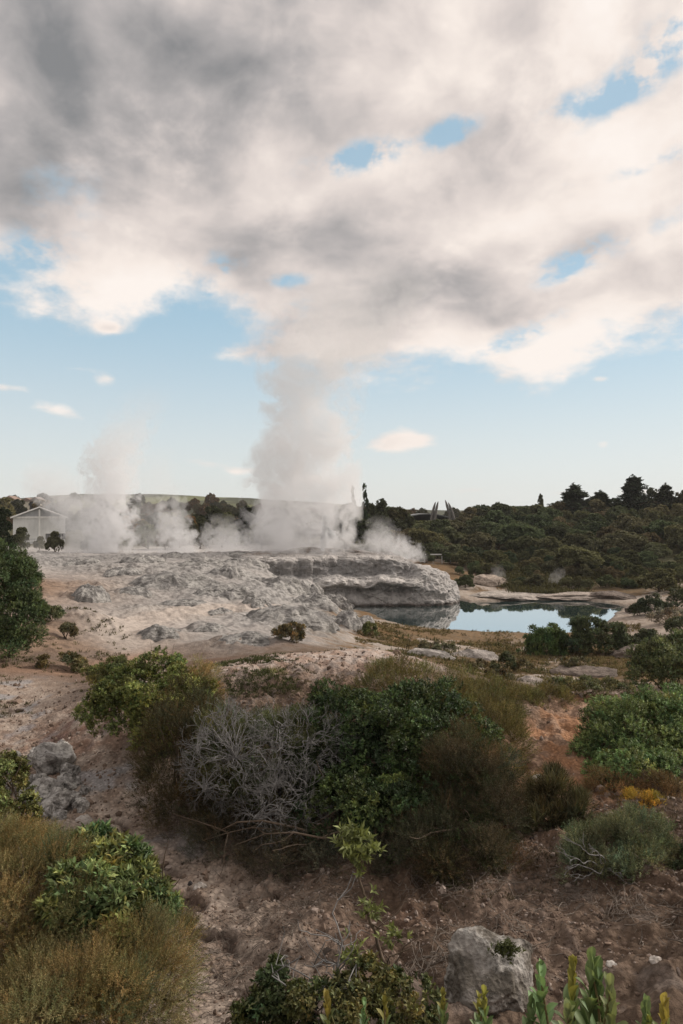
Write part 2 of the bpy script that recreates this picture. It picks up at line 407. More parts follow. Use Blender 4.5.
def masks(X, Y):
    r = np.hypot(X, Y); M = {}
    # rough sinter outcrops on the flat
    ro = 0
    for a in ((160, 62, 9, 4, 5), (215, 60, 5, 3, -5), (130, 46, 2.2, 3, 0), (80, 47, 2.6, 4, 30), (160, 50, 4, 2.2, 0), (285, 53, 5, 6, -20), (330, 50, 2.5, 4, -30), (165, 40, 3.2, 2.2, 0),
              (230, 41, 3, 2.4, 0), (245, 68, 5, 5, 0), (110, 72, 8, 3, 0), (180, 75, 8, 3, 0), (60, 68, 4, 5, 0), (40, 80, 5, 4, 0), (95, 33, 1.6, 2.5, 40), (275, 44, 2.5, 2.5, 0), (300, 66, 4, 4, 0)):
        ro = np.maximum(ro, spot(X, Y, *a))
    for (a, b_, w_, h_), d_ in zip(OUTC, OUTD): ro = np.maximum(ro, spot(X, Y, a, d_+w_*d_/F*.35, w_*d_/F*.72, w_*d_/F*.62))
    M['rough'] = np.clip(ro*1.25, 0, 1)
    M['flat'] = ss(r, 25, 33)*ss(-X+0*r, -18, -6)*(1-ss(r, 95, 120))
    M['near'] = 1-ss(r, 16, 24)
    M['sdp'] = pool_sd(X, Y)
    M['gully'] = np.exp(-(path_d(X, Y, GULLY)/(.95+.02*r))**2)
    wx = fbm2(X*1.6, Y*1.6, 3)*.45; wy = fbm2(X*1.6+40, Y*1.6, 3)*.45
    M['rill'] = np.exp(-(path_d(X+wx, Y+wy, RILL)/.12)**2)*ss(fbm2(X*.9+7, Y*.9, 2), -.35, .15)
    M['clay'] = np.exp(-(path_d(X+fbm2(X*.9, Y*.9, 3)*.6, Y, CLAY)/.85)**2)
    M['sandy'] = np.exp(-(path_d(X, Y, SANDY)/1.7)**2)
    M['track'] = np.exp(-(path_d(X, Y, TRACK)/.8)**2)
    M['terr'] = ss(Y, 66, 72)*(1-ss(Y, 96, 104))*ss(X, -16, -9)*(1-ss(X, 10.5, 12.5))
    return M

def height(X, Y, M=None):
    X = np.asarray(X, float); Y = np.asarray(Y, float)
    M = M or masks(X, Y); r = np.hypot(X, Y)
    z = base_z(X, Y)
    sd = M['sdp']
    # relief: broad lumps, rocky ledges on the flat, erosion runnels on the near banks
    amp = .05+.10*ss(r, 10, 30)+.25*ss(r, 90, 160)
    lump = fbm2(X*.33+3, Y*.33, 4)*amp*1.3
    led = ridge2(X*.22+fbm2(X*.25, Y*.2, 2)*.8, Y*.16, 4, .5)
    terr_step = np.floor(led*4)/4*.35+led*.65
    rocky = M['rough']*(terr_step*.32-.38+lumps2(X*.45, Y*.32, 3)*.48+lumps2(X*1.3, Y*.9, 5)*.20+fbm2(X*1.1, Y*.8, 4)*.22)
    small = M['flat']*(ridge2(X*.9, Y*.8, 4)*.12*(.35+ss(fbm2(X*.2, Y*.2, 3), -.1, .3)))
    bank = M['near']*(1-.6*M['gully'])
    ero = bank*((ridge2(X*1.1+fbm2(X*.8, Y*.8, 2)*.6, Y*.55, 3, .45)-.2)*.13+(np.abs(fbm2(X*1.5, Y*1.5, 3, .5))-.3)*.24+ridge2(X*.55+4, Y*.5, 3)*.12)
    grit = M['near']*(1-.6*np.clip(M['gully'], 0, 1))*(fbm2(X*4, Y*4, 3, .5)*.05+fbm2(X*12, Y*12, 2)*.014)
    z = z+lump+rocky+small+ero+grit
    z = z-M['gully']*.10*M['near']-M['rill']*.13-M['clay']*.10-M['track']*.08*(r > 20)
    # pool bowl
    edge = fbm2(X*.5, Y*.5, 3)*.5
    s2 = sd+edge*np.clip(1-np.abs(sd)/3, 0, 1)
    shore = .10+.12*np.clip(s2, 0, 6)+np.clip(rocky, 0, 1)*.5+fbm2(X*1.2, Y*1.2, 3)*.05
    k = 1-ss(s2, 1.0, 9)
    z = z*(1-k)+np.minimum(z, shore)*k
    z = np.where(s2 > 0.15, np.maximum(z, .05), z)
    z = np.where(s2 <= .15, np.minimum(z, .05)+np.clip((s2-.15)*.5, -1.1, 0), z)
    # the ground dips under the sinter mound that stands on it
    z = z-M['terr']*(1-k*.0)*.0
    # distant plain
    return z

def ground_colours(X, Y, Z, M):
    r = np.hypot(X, Y); n = len(X)
    def c(*a): return np.array(a)[None]
    f1 = fbm2(X*.6, Y*.6, 4); f2 = fbm2(X*2.3+5, Y*2.3, 4); f3 = fbm2(X*.16, Y*.16, 3); f4 = fbm2(X*7, Y*7, 3)
    def mix(a, b, k): return a*(1-k[:, None])+b*k[:, None]
    dirt = mix(c(.125, .086, .061), c(.195, .142, .105), ss(f1+f4*.4, -.35, .5))
    dirt = mix(dirt, c(.25, .205, .175), ss(f2+f1*.5, .22, .55)*.75)
    dirt = mix(dirt, c(.16, .098, .07), ss(fbm2(X*.35+9, Y*.35, 3), .08, .42)*.55)
    col = dirt*1.08
    gr = mix(c(.52, .435, .365), c(.37, .285, .225), ss(f2, -.3, .4))
    gr = mix(gr, c(.42, .42, .43), ss(fbm2(X*.9+3, Y*.9, 3), .1, .35)*ss(-X, 1.2, 2.6)*.8)
    col = mix(col, gr, np.clip(M['gully']*1.5*(.55+.45*ss(f1, -.5, .0)), 0, 1)*.92)
    scree = np.exp(-(path_d(X+fbm2(X, Y, 3)*.5, Y, [wpt(545, 11.2), wpt(515, 9.6), wpt(500, 8.2), wpt(520, 7.0)])/.6)**2)
    col = mix(col, mix(c(.27, .20, .155), c(.21, .15, .115), ss(f2, -.2, .3)), scree*.8)
    col = mix(col, c(.085, .055, .042), np.clip(M['rill']*1.2, 0, 1)*.8)
    col = mix(col, mix(c(.50, .275, .155), c(.46, .31, .22), ss(f2+f1, -.3, .3)), np.clip(M['clay']*1.5, 0, 1)*.9)
    # mound crown: pale pinkish gravel
    mound = np.clip(np.maximum(spot(X, Y, 330, 20, 2.8, 2.6), spot(X, Y, 220, 19, 2.6, 2.2))*1.7, 0, 1)*ss(f1+f2*.5, -.75, -.2)
    col = mix(col, mix(c(.50, .37, .295), c(.58, .50, .445), ss(f2, -.3, .3)), mound)
    # bare red flank of the mound on the gully side
    col = mix(col, c(.20, .095, .06), np.clip(spot(X, Y, 80, 15.2, 1.7, 1.6), 0, 1)*ss(f2, -.5, .3)*.8)
    # the flat: pale silica, grey stained rock
    sin_ = mix(c(.40, .37, .345), c(.30, .285, .27), ss(f1, -.3, .4))
    sin_ = mix(sin_, c(.26, .245, .235), ss(f3+f2*.3, .05, .35)*.6)
    grey = mix(c(.34, .33, .315), c(.13, .126, .12), ss(f2+f4*.6+f1*.4, -.15, .35))
    sin_ = mix(sin_, grey, np.clip(M['rough']*1.3, 0, 1))
    sin_ = mix(sin_, c(.44, .38, .33), np.clip(M['sandy']*1.2, 0, 1)*.75)
    pale = ss(r, 68, 80); sin_ = mix(sin_, c(.43, .415, .40), pale*.6*(1-M['rough']*.6))
    kf = ss(r+f1*3, 24, 33)*ss(-X+f1*4, -8, 1.)
    col = mix(col, sin_, kf)
    # left slope under the dark bush: tan earth
    slope = np.clip(np.maximum(spot(X, Y, 25, 28, 5, 5), spot(X, Y, -40, 38, 6, 14))*1.4, 0, 1)
    col = mix(col, mix(c(.27, .19, .135), c(.19, .135, .10), ss(f1+f2, -.3, .4)), slope*(1-M['sandy']))
    col = mix(col, c(.36, .235, .165), np.clip(M['track'], 0, 1)*.9)
    # right of the mound and round the pool: dry brown grass and pale ledges
    kr = ss(r+f1*3, 22, 30)*ss(X-f1*4, -4, 3)*(1-ss(r, 100, 118))
    dry = mix(c(.165, .105, .055), c(.11, .08, .045), ss(f1, -.3, .4))
    dry = mix(dry, c(.33, .285, .245), ss(f3*1.4+f2*.5+f1*.3, .02, .32))
    col = mix(col, dry, kr)
    sd = M['sdp']
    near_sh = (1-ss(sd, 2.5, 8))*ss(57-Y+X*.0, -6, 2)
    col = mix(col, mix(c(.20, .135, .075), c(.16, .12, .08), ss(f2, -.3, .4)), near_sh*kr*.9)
    far_sh = (1-ss(sd, 2.5, 7))*ss(Y, 72, 76)
    col = mix(col, mix(c(.40, .35, .30), c(.27, .22, .18), ss(f2, -.2, .4)), far_sh*.9)
    br = (1-ss(sd, 3, 10))*ss(X, 17, 23)*(1-ss(Y, 72, 76))
    col = mix(col, mix(c(.38, .33, .285), c(.24, .19, .155), ss(f2, -.2, .4)), br*.8)
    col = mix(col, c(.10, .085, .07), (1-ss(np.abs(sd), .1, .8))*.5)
    # under the far trees and beyond
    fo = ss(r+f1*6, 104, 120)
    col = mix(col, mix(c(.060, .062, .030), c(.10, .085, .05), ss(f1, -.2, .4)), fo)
    fo2 = ss(r+f1*4, 86, 96)*ss(X, 14, 22)
    col = mix(col, mix(c(.12, .095, .06), c(.33, .28, .23), ss(f1+f3, .05, .3)), fo2*(1-fo))
    return np.clip(col*(1+.16*f4[:, None]), .01, .8)

def mat_ground():
    m, t, b = new_mat('earth_and_sinter')
    p = geo(t); c = attr(t, 'albedo')
    d = sep(p); r = (d[0]*d[0]+d[1]*d[1]).pw(.5)
    fine = noise(p, 22, 6, .65); mid = noise(p, 3.2, 7, .62); vor = voro(p, 14, 'F1'); vb = voro(p, 2.4, 'F1')
    near = sstep(r, 14, 40, 1, 0)
    v = (fine-.5)*(near*1.0)+(mid-.5)*1.1
    dark = sstep(mid*.6+vor*.35+fine*.3, .48, .66, 1.0, .62)
    f = (v+1.0).mx(.35)*(dark*near+(1.0-near))
    c2 = mulc(t, c, vec(t, f, f, f))
    t.links.new(c2.k, b.inputs['Base Color']); b.inputs['Roughness'].default_value = .95; b.inputs['Specular IOR Level'].default_value = .12
    h = fine*(near*.045)+mid*(.10+0.0)+vor*(near*.03)
    bump(t, b, h, .9, 1.0)
    return m

def build_ground():
    fr = np.concatenate([np.linspace(-180, -42, 50), np.linspace(-40, -31, 24), np.linspace(-30, 30, 620), np.linspace(31, 40, 24), np.linspace(42, 180, 50)])
    az = np.radians(fr[:-1])
    # rows close together where the picture shows them
    y = np.concatenate([np.linspace(1500, 1050, 60), np.linspace(1048, 640, 470), np.linspace(639, 545, 330), np.linspace(544.5, 522, 80)])
    d1 = F*5.0/(y-CY)
    rr = np.unique(np.round(np.concatenate([[.3, .8, 1.3], d1*1.0, np.geomspace(350, 1500, 18)]), 4))
    A, RR = np.meshgrid(az, rr); X = (np.sin(A)*RR).ravel(); Y = (np.cos(A)*RR).ravel()
    M = masks(X, Y); Z = height(X, Y, M)
    r = np.hypot(X, Y)
    Z = Z*(1-ss(r, 330, 700))+4*ss(r, 330, 700)
    na, nr = len(az), len(rr)
    i, j = np.meshgrid(np.arange(nr-1), np.arange(na), indexing='ij'); j2 = (j+1) % na
    f = np.stack([i*na+j, i*na+j2, (i+1)*na+j2, (i+1)*na+j], -1).reshape(-1, 4)
    v = np.stack([X, Y, Z], 1)
    v = np.concatenate([v, [[0, 0, Z[:na].mean()]]]); c0 = len(v)-1
    jj = np.arange(na); tri = np.stack([np.full(na, c0), (jj+1) % na, jj], 1)
    col = ground_colours(X, Y, Z, M); col = np.concatenate([col, col[:1]])
    f = f[:, ::-1]; 
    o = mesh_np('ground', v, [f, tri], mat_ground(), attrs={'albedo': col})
    tag(o, kind='structure')
    return o

def build_pool():
    c = POOL.mean(0); out = []
    n = len(POOL); seg = []
    for i in range(n):
        a, b = POOL[i], POOL[(i+1) % n]
        for k in range(6): seg.append(a+(b-a)*k/6)
    seg = np.array(seg); dirv = seg-c; seg = seg+dirv/np.linalg.norm(dirv, axis=1)[:, None]*1.6
    v = np.concatenate([np.c_[seg, np.zeros(len(seg))], [[c[0], c[1], 0]]]); k = np.arange(len(seg))
    f = np.stack([k, (k+1) % len(seg), np.full(len(seg), len(seg))], 1)
    m, t, b = new_mat('pool_water')
    p = geo(t)
    mur = noise(p, .12, 3, .5)
    t.links.new(mixc(t, sstep(mur, .35, .65), (.022, .055, .058), (.04, .078, .08)).k, b.inputs['Base Color'])
    b.inputs['Roughness'].default_value = .03; b.inputs['IOR'].default_value = 1.75; b.inputs['Specular IOR Level'].default_value = .5
    q = vmath(p, (1.0, .35, 1.0), 'MULTIPLY')
    bump(t, b, noise(q, 2.2, 3, .5), .03, .03)
    gl = t.nodes.new('ShaderNodeBsdfGlossy'); gl.inputs['Roughness'].default_value = .02; gl.inputs['Color'].default_value = (1, 1, 1, 1)
    mx = t.nodes.new('ShaderNodeMixShader'); mx.inputs[0].default_value = .58; out = [n for n in t.nodes if n.type == 'OUTPUT_MATERIAL'][0]
    t.links.new(b.outputs[0], mx.inputs[1]); t.links.new(gl.outputs[0], mx.inputs[2]); t.links.new(mx.outputs[0], out.inputs[0])
    tag(mesh_np('pool_water', v, f[:, ::-1], m), kind='structure')

# ------------------------------------------------------------------ the sinter mound of the geyser
def mat_sinter():
    m, t, b = new_mat('geyser_sinter')
    p = objc(t); x, y, z = sep(p); c = attr(t, 'albedo')
    st = noise(vmath(p, (1.6, 1.6, .16), 'MULTIPLY'), 1.6, 6, .62)
    mid = noise(p, 1.4, 7, .62); fi = noise(p, 6., 6, .65)
    f = (st-.5)*1.1+(mid-.5)*1.0+(fi-.5)*.6+1.0
    f = f.mx(.35)
    t.links.new(mulc(t, c, vec(t, f, f, f)).k, b.inputs['Base Color']); b.inputs['Roughness'].default_value = .85
    cr = voro(vmath(p, (1, 1, 1.6), 'MULTIPLY'), .8, 'DISTANCE_TO_EDGE')
    h = mid*.30+fi*.12+st*.12+sstep(cr, 0, .12)*.10
    bump(t, b, h, .85, 1.0)
    return m

def build_mound():
    # plan outline of the foot along the water, from left inland, round the right end, and back behind
    pts = [(-20, 70), (-15, 68.5), (-10, 68.8), (-6, 70.5), (-2, 72), (2, 72.6), (6, 72.6), (9, 72.8), (11.3, 74), (12.6, 76.2), (12.6, 79), (11.3, 82), (8.5, 84.5), (3, 87), (-4, 89), (-12, 90), (-19, 88)]
    P0 = np.array(pts, float); nseg = 26
    out = []
    for i in range(len(P0)-1):
        p0 = P0[max(i-1, 0)]; p1 = P0[i]; p2 = P0[i+1]; p3 = P0[min(i+2, len(P0)-1)]
        for k in range(nseg):
            t = k/nseg
            out.append(.5*((2*p1)+(-p0+p2)*t+(2*p0-5*p1+4*p2-p3)*t*t+(-p0+3*p1-3*p2+p3)*t**3))
    L = np.array(out); n = len(L)
    tg = np.gradient(L, axis=0); tg /= np.linalg.norm(tg, axis=1)[:, None]
    inn = np.stack([-tg[:, 1], tg[:, 0]], 1)       # inward (left of travel)
    s = np.concatenate([[0], np.cumsum(np.linalg.norm(np.diff(L, axis=0), axis=1))])
    # profile: (inset, height, bulge weight)
    prof = [(.3, -1.2), (.3, -.2), (.25, .4), (.45, .95), (.75, 1.45), (.45, 1.75), (-.15, 2.0), (-.05, 2.35), (.7, 2.65), (1.9, 2.85), (2.5, 3.2), (2.6, 3.8), (2.5, 4.35), (2.6, 4.72), (3.4, 4.9), (5.0, 5.05), (7, 5.25)]
    pr = np.array(prof); tt = np.linspace(0, len(pr)-1, 110)
    pi = np.interp(tt, np.arange(len(pr)), pr[:, 0]); pz = np.interp(tt, np.arange(len(pr)), pr[:, 1])
    # smooth the profile a little
    ker = np.array([1, 2, 3, 2, 1.])/9
    pi = np.convolve(np.pad(pi, 2, 'edge'), ker, 'valid'); pz = np.convolve(np.pad(pz, 2, 'edge'), ker, 'valid')
    S_, T_ = np.meshgrid(s, np.arange(len(tt)))
    I = np.repeat(pi[:, None], n, 1); Zh = np.repeat(pz[:, None], n, 1)
    xs = L[:, 0][None]
    # ledge height and shape wander along the front; the right end is a rounded bulb without the upper wall
    w1 = pn2(S_*.25, S_*0+3.3); w2 = pn2(S_*.7, S_*0+8.1); w3 = np.abs(pn2(S_*.55, S_*0+1.7))
    lower = (tt[:, None] < 8.5); TT = np.repeat(tt[:, None], n, 1)
    I = I+np.where(lower, (-1.0*w3+.35)*np.clip(tt[:, None]/5, 0, 1), .9*w1+.5*w2)
    bulb = ss(xs, 7.0, 9.5)
    Ib = np.interp(np.arange(len(tt)), np.linspace(0, len(tt)-1, 8), [0, -.1, .05, .45, 1.1, 2.2, 4, 7])[:, None]+0*I
    Zb = np.interp(np.arange(len(tt)), np.linspace(0, len(tt)-1, 8), [-1.2, .4, 1.7, 2.9, 3.8, 4.4, 4.8, 5.25])[:, None]+0*Zh
    I = I*(1-bulb)+Ib*bulb; Zh = Zh*(1-bulb)+Zb*bulb
    hs = 1-.22*ss(xs, 4, 12.6)-.25*ss(-xs, 6, 18)
    Zh = np.where(Zh > 0, Zh*hs*(1+.07*w1)+hs*(.30*w2+.55*pn2(S_*.21, S_*0+5.2)+.5*(lumps2(S_*.33, S_*0+2.2, 4)-.75))*np.exp(-((TT-7)/2.6)**2)*(1-bulb), Zh)
    V = np.zeros((len(tt), n, 3)); V[..., :2] = L[None]+inn[None]*I[..., None]; V[..., 2] = Zh
    V = V.reshape(-1, 3)
    # outward displacement
    nn = np.zeros_like(V).reshape(len(tt), n, 3); nn[..., :2] = -inn[None]; nn[..., 2] = .25; nn = nn.reshape(-1, 3)
    cell = 1-np.abs(fbm3(V*np.array([.55, .55, .8]), 3))*2.2
    dsp = fbm3(V*.7+4, 5, .58)*.62+(cell-.4)*.42+fbm3(V*np.array([2.6, 2.6, .5]), 3)*.16
    sv = S_.ravel(); lm = np.clip(1.25-ss(TT.ravel(), 7.5, 9)*.95+bulb.ravel()*0, .3, 1.3) if bulb.size == sv.size else 1.0
    dsp = dsp+(lumps2(sv*.36, V[:, 2]*.42, 6)-.72)*.85*lm+(lumps2(sv*1.1, V[:, 2]*1.2, 8)-.72)*.30*lm
    V2 = V+nn*dsp[:, None]
    i, j = np.meshgrid(np.arange(len(tt)-1), np.arange(n-1), indexing='ij')
    f = [np.stack([i*n+j, i*n+j+1, (i+1)*n+j+1, (i+1)*n+j], -1).reshape(-1, 4)]
    # crown: rings shrinking to a spine
    top0 = (len(tt)-1)*n; ring = V2[top0:top0+n]; cen = np.stack([np.interp(np.linspace(0, 1, n), [0, .5, 1], [-16, 6, -16]), np.full(n, 79.5), np.full(n, 5.0)], 1)
    vs = [V2]; last = top0; cnt = len(V2); nr = 22
    for k in range(1, nr+1):
        a = k/nr; q = ring*(1-a)+cen*a
        q[:, 2] = ring[:, 2]*(1-a)+5.35*a+fbm2(q[:, 0]*.6, q[:, 1]*.6, 4)*.28+.45*np.exp(-((q[:, 0]+3.5)**2+(q[:, 1]-79.5)**2)/9)
        vs.append(q); st = cnt; cnt += n
        jj = np.arange(n-1); f.append(np.stack([last+jj, last+jj+1, st+jj+1, st+jj], 1)); last = st
    V = np.concatenate(vs); f = np.concatenate(f)
    z = V[:, 2]; f1 = fbm3(V*.5, 4); f2 = fbm3(V*1.6+3, 4)
    col = np.array([.40, .385, .37])[None]*np.ones((len(V), 1))
    def mix(a, b, k): return a*(1-k[:, None])+np.array(b)[None]*k[:, None]
    tv = np.concatenate([TT.ravel(), np.full(len(V)-TT.size, 16.)]); bl = 1-ss(V[:, 0], 6.5, 9.5)
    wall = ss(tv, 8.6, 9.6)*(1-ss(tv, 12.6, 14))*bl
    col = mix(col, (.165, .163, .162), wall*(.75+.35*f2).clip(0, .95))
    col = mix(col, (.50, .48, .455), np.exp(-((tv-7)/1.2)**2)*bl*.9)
    col = mix(col, (.20, .195, .19), np.exp(-((tv-4.3)/1.3)**2)*bl*(.7+.5*f1).clip(0, .9))  # shade of the recess beneath the lip, painted into the colour
    col = mix(col, (.30, .30, .295), ss(f2, 0, .4)*.7)
    col = mix(col, (.50, .475, .45), ss(z, 4.4, 5.0)*.5)
    col = mix(col, (.19, .15, .12), ss(z, 5.0, 5.5)*ss(f1, -.3, .2)*.8)
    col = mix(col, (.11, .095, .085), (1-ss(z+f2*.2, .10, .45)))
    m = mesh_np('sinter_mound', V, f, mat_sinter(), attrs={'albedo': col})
    tag(m, kind='structure')
# ------------------------------------------------------------------ plants
def unit(v): return v/np.maximum(np.linalg.norm(v, axis=-1, keepdims=True), 1e-9)

def gz(x, y):
    return float(height(np.array([float(x)]), np.array([float(y)]))[0])

def mat_leaf(name, rough=.55, trans=.22, spec=.25):
    m = bpy.data.materials.new(name); m.use_nodes = True; t = m.node_tree; t.nodes.clear()
    out = t.nodes.new('ShaderNodeOutputMaterial'); b = t.nodes.new('ShaderNodeBsdfPrincipled')
    b.inputs['Roughness'].default_value = rough; b.inputs['Specular IOR Level'].default_value = spec
    c = attr(t, 'albedo')
    oi = t.nodes.new('ShaderNodeObjectInfo'); rnd = S(t, oi.outputs['Random'])
    k = rnd*.5+.75; k2 = rnd*7.31; k2 = k2._m('FRACT')
    c = mulc(t, c, vec(t, k*(k2*.35+.82), k, k*.96))
    t.links.new(c.k, b.inputs['Base Color'])
    tr = t.nodes.new('ShaderNodeBsdfTranslucent'); t.links.new(mulc(t, c, (1.15, 1.1, .6)).k, tr.inputs[0])
    mx = t.nodes.new('ShaderNodeMixShader'); mx.inputs[0].default_value = trans
    t.links.new(b.outputs[0], mx.inputs[1]); t.links.new(tr.outputs[0], mx.inputs[2]); t.links.new(mx.outputs[0], out.inputs[0])
    return m

def mat_bark(name, a, b_, scale=14):
    m, t, b = new_mat(name); p = objc(t)
    n = noise(vmath(p, (1, 1, .35), 'MULTIPLY'), scale, 5, .6)
    t.links.new(mixc(t, sstep(n, .3, .7), a, b_).k, b.inputs['Base Color']); b.inputs['Roughness'].default_value = .9
    bump(t, b, n, .6, .02)
    return m

MAT = {}
def build_mats():
    MAT['leaf'] = mat_leaf('leaf_green'); MAT['needle'] = mat_leaf('needle_foliage', .7, .25, .1); MAT['far'] = mat_leaf('far_foliage', .75, .12, .08)
    MAT['bark'] = mat_bark('brown_bark', (.09, .065, .045), (.16, .125, .095)); MAT['dead'] = mat_bark('bleached_twig', (.14, .14, .138), (.27, .265, .26), 20)
    MAT['straw'] = mat_leaf('dry_straw', .8, .2, .1)
    m, t, b = new_mat('lichen_rock'); p = geo(t); c = attr(t, 'albedo')
    n = noise(p, 7, 7, .65); v = voro(p, 26, 'F1'); li = noise(vmath(p, (3, 8, 1)), 3.2, 6, .65)
    f = (n-.5)*1.1+(v-.4)*.35+1.0
    c2 = mixc(t, sstep(li, .50, .60)*.75, c, (.42, .41, .385)); c2 = mixc(t, sstep(noise(vmath(p, (9, 1, 4)), 4.5, 6, .7), .56, .64)*.8, c2, (.055, .052, .046))
    t.links.new(mulc(t, c2, vec(t, f, f, f)).k, b.inputs['Base Color']); b.inputs['Roughness'].default_value = .9
    bump(t, b, n*.06+v*.02+li*.03, .9, 1.0); MAT['rock'] = m
    m, t, b = new_mat('outcrop_sinter'); p = geo(t); c = attr(t, 'albedo')
    n = noise(p, 1.8, 8, .68); nb = noise(vmath(p, (1, 1, 2.2), 'MULTIPLY'), 5.5, 6, .7); f = (n-.5)*2.4+(nb-.5)*1.5+1.0
    c2 = mulc(t, c, vec(t, f.mx(.3), f.mx(.3), f.mx(.3)))
    t.links.new(c2.k, b.inputs['Base Color']); b.inputs['Roughness'].default_value = .9; bump(t, b, n*.45+nb*.16, 1.0, 1.0); MAT['outcrop'] = m

def leaves(pts, dirs, k, stem, ll, lw, spread, col, rg, fold=.25, curl=.25, jit=.25, hue=.0):
    """k leaves round a short twig at every point; returns verts, quads, colours. col: (n,3) per twig"""
    n = len(pts)
    if n == 0: return np.zeros((0, 3)), np.zeros((0, 4), int), np.zeros((0, 3))
    d = unit(dirs); up = np.where(np.abs(d[:, 2:3]) > .9, np.array([[1., 0, 0]]), np.array([[0, 0, 1.]]))
    a = unit(np.cross(d, up)); b = np.cross(d, a)
    t = (np.arange(k)+.5)/k; ph = np.arange(k)*2.4+rg.random((n, 1))*6.28
    ph = ph+rg.normal(0, .3, (n, k))
    base = pts[:, None]+d[:, None]*(stem*t)[None, :, None]
    rad = a[:, None]*np.cos(ph)[..., None]+b[:, None]*np.sin(ph)[..., None]
    sp = spread*(1.15-.6*t)[None, :, None]*rg.uniform(.7, 1.3, (n, k, 1))
    ld = unit(d[:, None]+rad*sp+rg.normal(0, .15, (n, k, 3)))
    sd = unit(np.cross(ld, d[:, None]+rg.normal(0, .3, (n, k, 3))+1e-4)); nn = np.cross(sd, ld)
    L = ll*rg.uniform(.65, 1.25, (n, k, 1)); W = lw*rg.uniform(.7, 1.25, (n, k, 1))
    p0 = base; pm = base+ld*L*.5; p1 = base+ld*L-nn*L*curl
    v = np.stack([p0, pm+sd*W*.5+nn*W*fold, p1, pm-sd*W*.5+nn*W*fold], 2).reshape(-1, 3)
    f = np.arange(n*k*4).reshape(-1, 4)
    c = np.repeat(col[:, None], k, 1)*(1+rg.normal(0, jit, (n, k, 1))).clip(.4, 1.8)
    if hue: c = c*np.stack([1+rg.normal(0, hue, (n, k)), np.ones((n, k)), np.ones((n, k))], -1).clip(.5, 1.6)
    c = np.repeat(c.reshape(-1, 1, 3), 4, 1).reshape(-1, 3)
    return v, f, c

def tubes(paths, radii, sides=5):
    """paths: list of (m,3); radii: list of (m,)"""
    V, Fq, c = [], [], 0
    by = {}
    for p, r in zip(paths, radii): by.setdefault(len(p), []).append((p, r))
    for m, L in by.items():
        Pn = np.array([p for p, _ in L], float); Rn = np.array([r for _, r in L], float); n = len(L)
        tg = unit(np.gradient(Pn, axis=1)); ref = np.where(np.abs(tg[..., 2:3]) > .9, np.array([1., 0, 0]), np.array([0, 0, 1.]))
        a = unit(np.cross(tg, ref)); b = np.cross(tg, a)
        ang = np.arange(sides)/sides*2*np.pi
        ring = Pn[:, :, None]+Rn[:, :, None, None]*(a[:, :, None]*np.cos(ang)[None, None, :, None]+b[:, :, None]*np.sin(ang)[None, None, :, None])
        V.append(ring.reshape(-1, 3))
        ii, jj, kk = np.meshgrid(np.arange(n), np.arange(m-1), np.arange(sides), indexing='ij'); k2 = (kk+1) % sides
        b0 = c+(ii*m+jj)*sides; b1 = b0+sides
        Fq.append(np.stack([b0+kk, b0+k2, b1+k2, b1+kk], -1).reshape(-1, 4)); c += n*m*sides
    return np.concatenate(V), np.concatenate(Fq)

def wander(a, b, m, amp, rg, sag=0.0):
    t = np.linspace(0, 1, m)[:, None]; p = a+(b-a)*t
    w = np.cumsum(rg.normal(0, 1, (m, 3)), 0); w = w-w[:1]; w = w-(w[-1:]*t*.7)
    L = np.linalg.norm(b-a); w = np.stack([np.convolve(np.pad(w[:, q], 1, 'edge'), [.25, .5, .25], 'valid') for q in range(3)], 1); w = w-w[:1]; p = p+w*amp*L/m
    p[:, 2] += sag*L*np.sin(np.pi*t[:, 0])
    return p

def lobe_points(lobes, n, rg, lump=.22, freq=1.6, inner=.25, floor=None, lo=-.45, clump=None, per=26):
    """points and outward directions for twigs: rounded leaf clumps spread through the outer part of a set of ellipsoids ((c, (rx,ry,rz)))"""
    mr = np.mean([np.mean(r) for _, r in lobes]); cr = clump or mr*.30; nc = max(12, n//per)
    A = np.array([r[0]*r[1]+r[0]*r[2]+r[1]*r[2] for _, r in lobes]); k = rg.choice(len(lobes), nc, p=A/A.sum())
    C = np.array([c for c, _ in lobes])[k]; Rr = np.array([r for _, r in lobes])[k]
    u = unit(rg.normal(size=(nc, 3))); u[:, 2] = np.where(u[:, 2] < lo, -u[:, 2]*rg.random(nc), u[:, 2])
    rad = np.where(rg.random(nc) < inner, rg.uniform(.4, .8, nc), rg.uniform(.82, 1.0, nc))
    q = C+u*Rr; rad = rad*(1+lump*1.6*fbm3(q*freq/mr, 3))
    c0 = C+u*Rr*rad[:, None]; dr = unit(u/Rr); keep = np.ones(nc, bool)
    for c, r in lobes: keep &= (((c0-np.array(c))/np.array(r))**2).sum(1) > .33
    c0, dr = c0[keep], dr[keep]; nc = len(c0); size = cr*rg.uniform(.55, 1.25, nc)
    w = size**2; k = rg.choice(nc, n, p=w/w.sum()); v = unit(rg.normal(size=(n, 3))+dr[k]*.55+np.array([0, 0, .35])); t = rg.uniform(.5, 1.0, (n, 1))
    p = c0[k]+v*size[k][:, None]*t*np.array([1, 1, .8]); d = unit(dr[k]*.5+v)
    lobe_points.clump = k
    if floor is not None: m = p[:, 2] > floor; p, d = p[m], d[m]; lobe_points.clump = k[m]
    return p, d

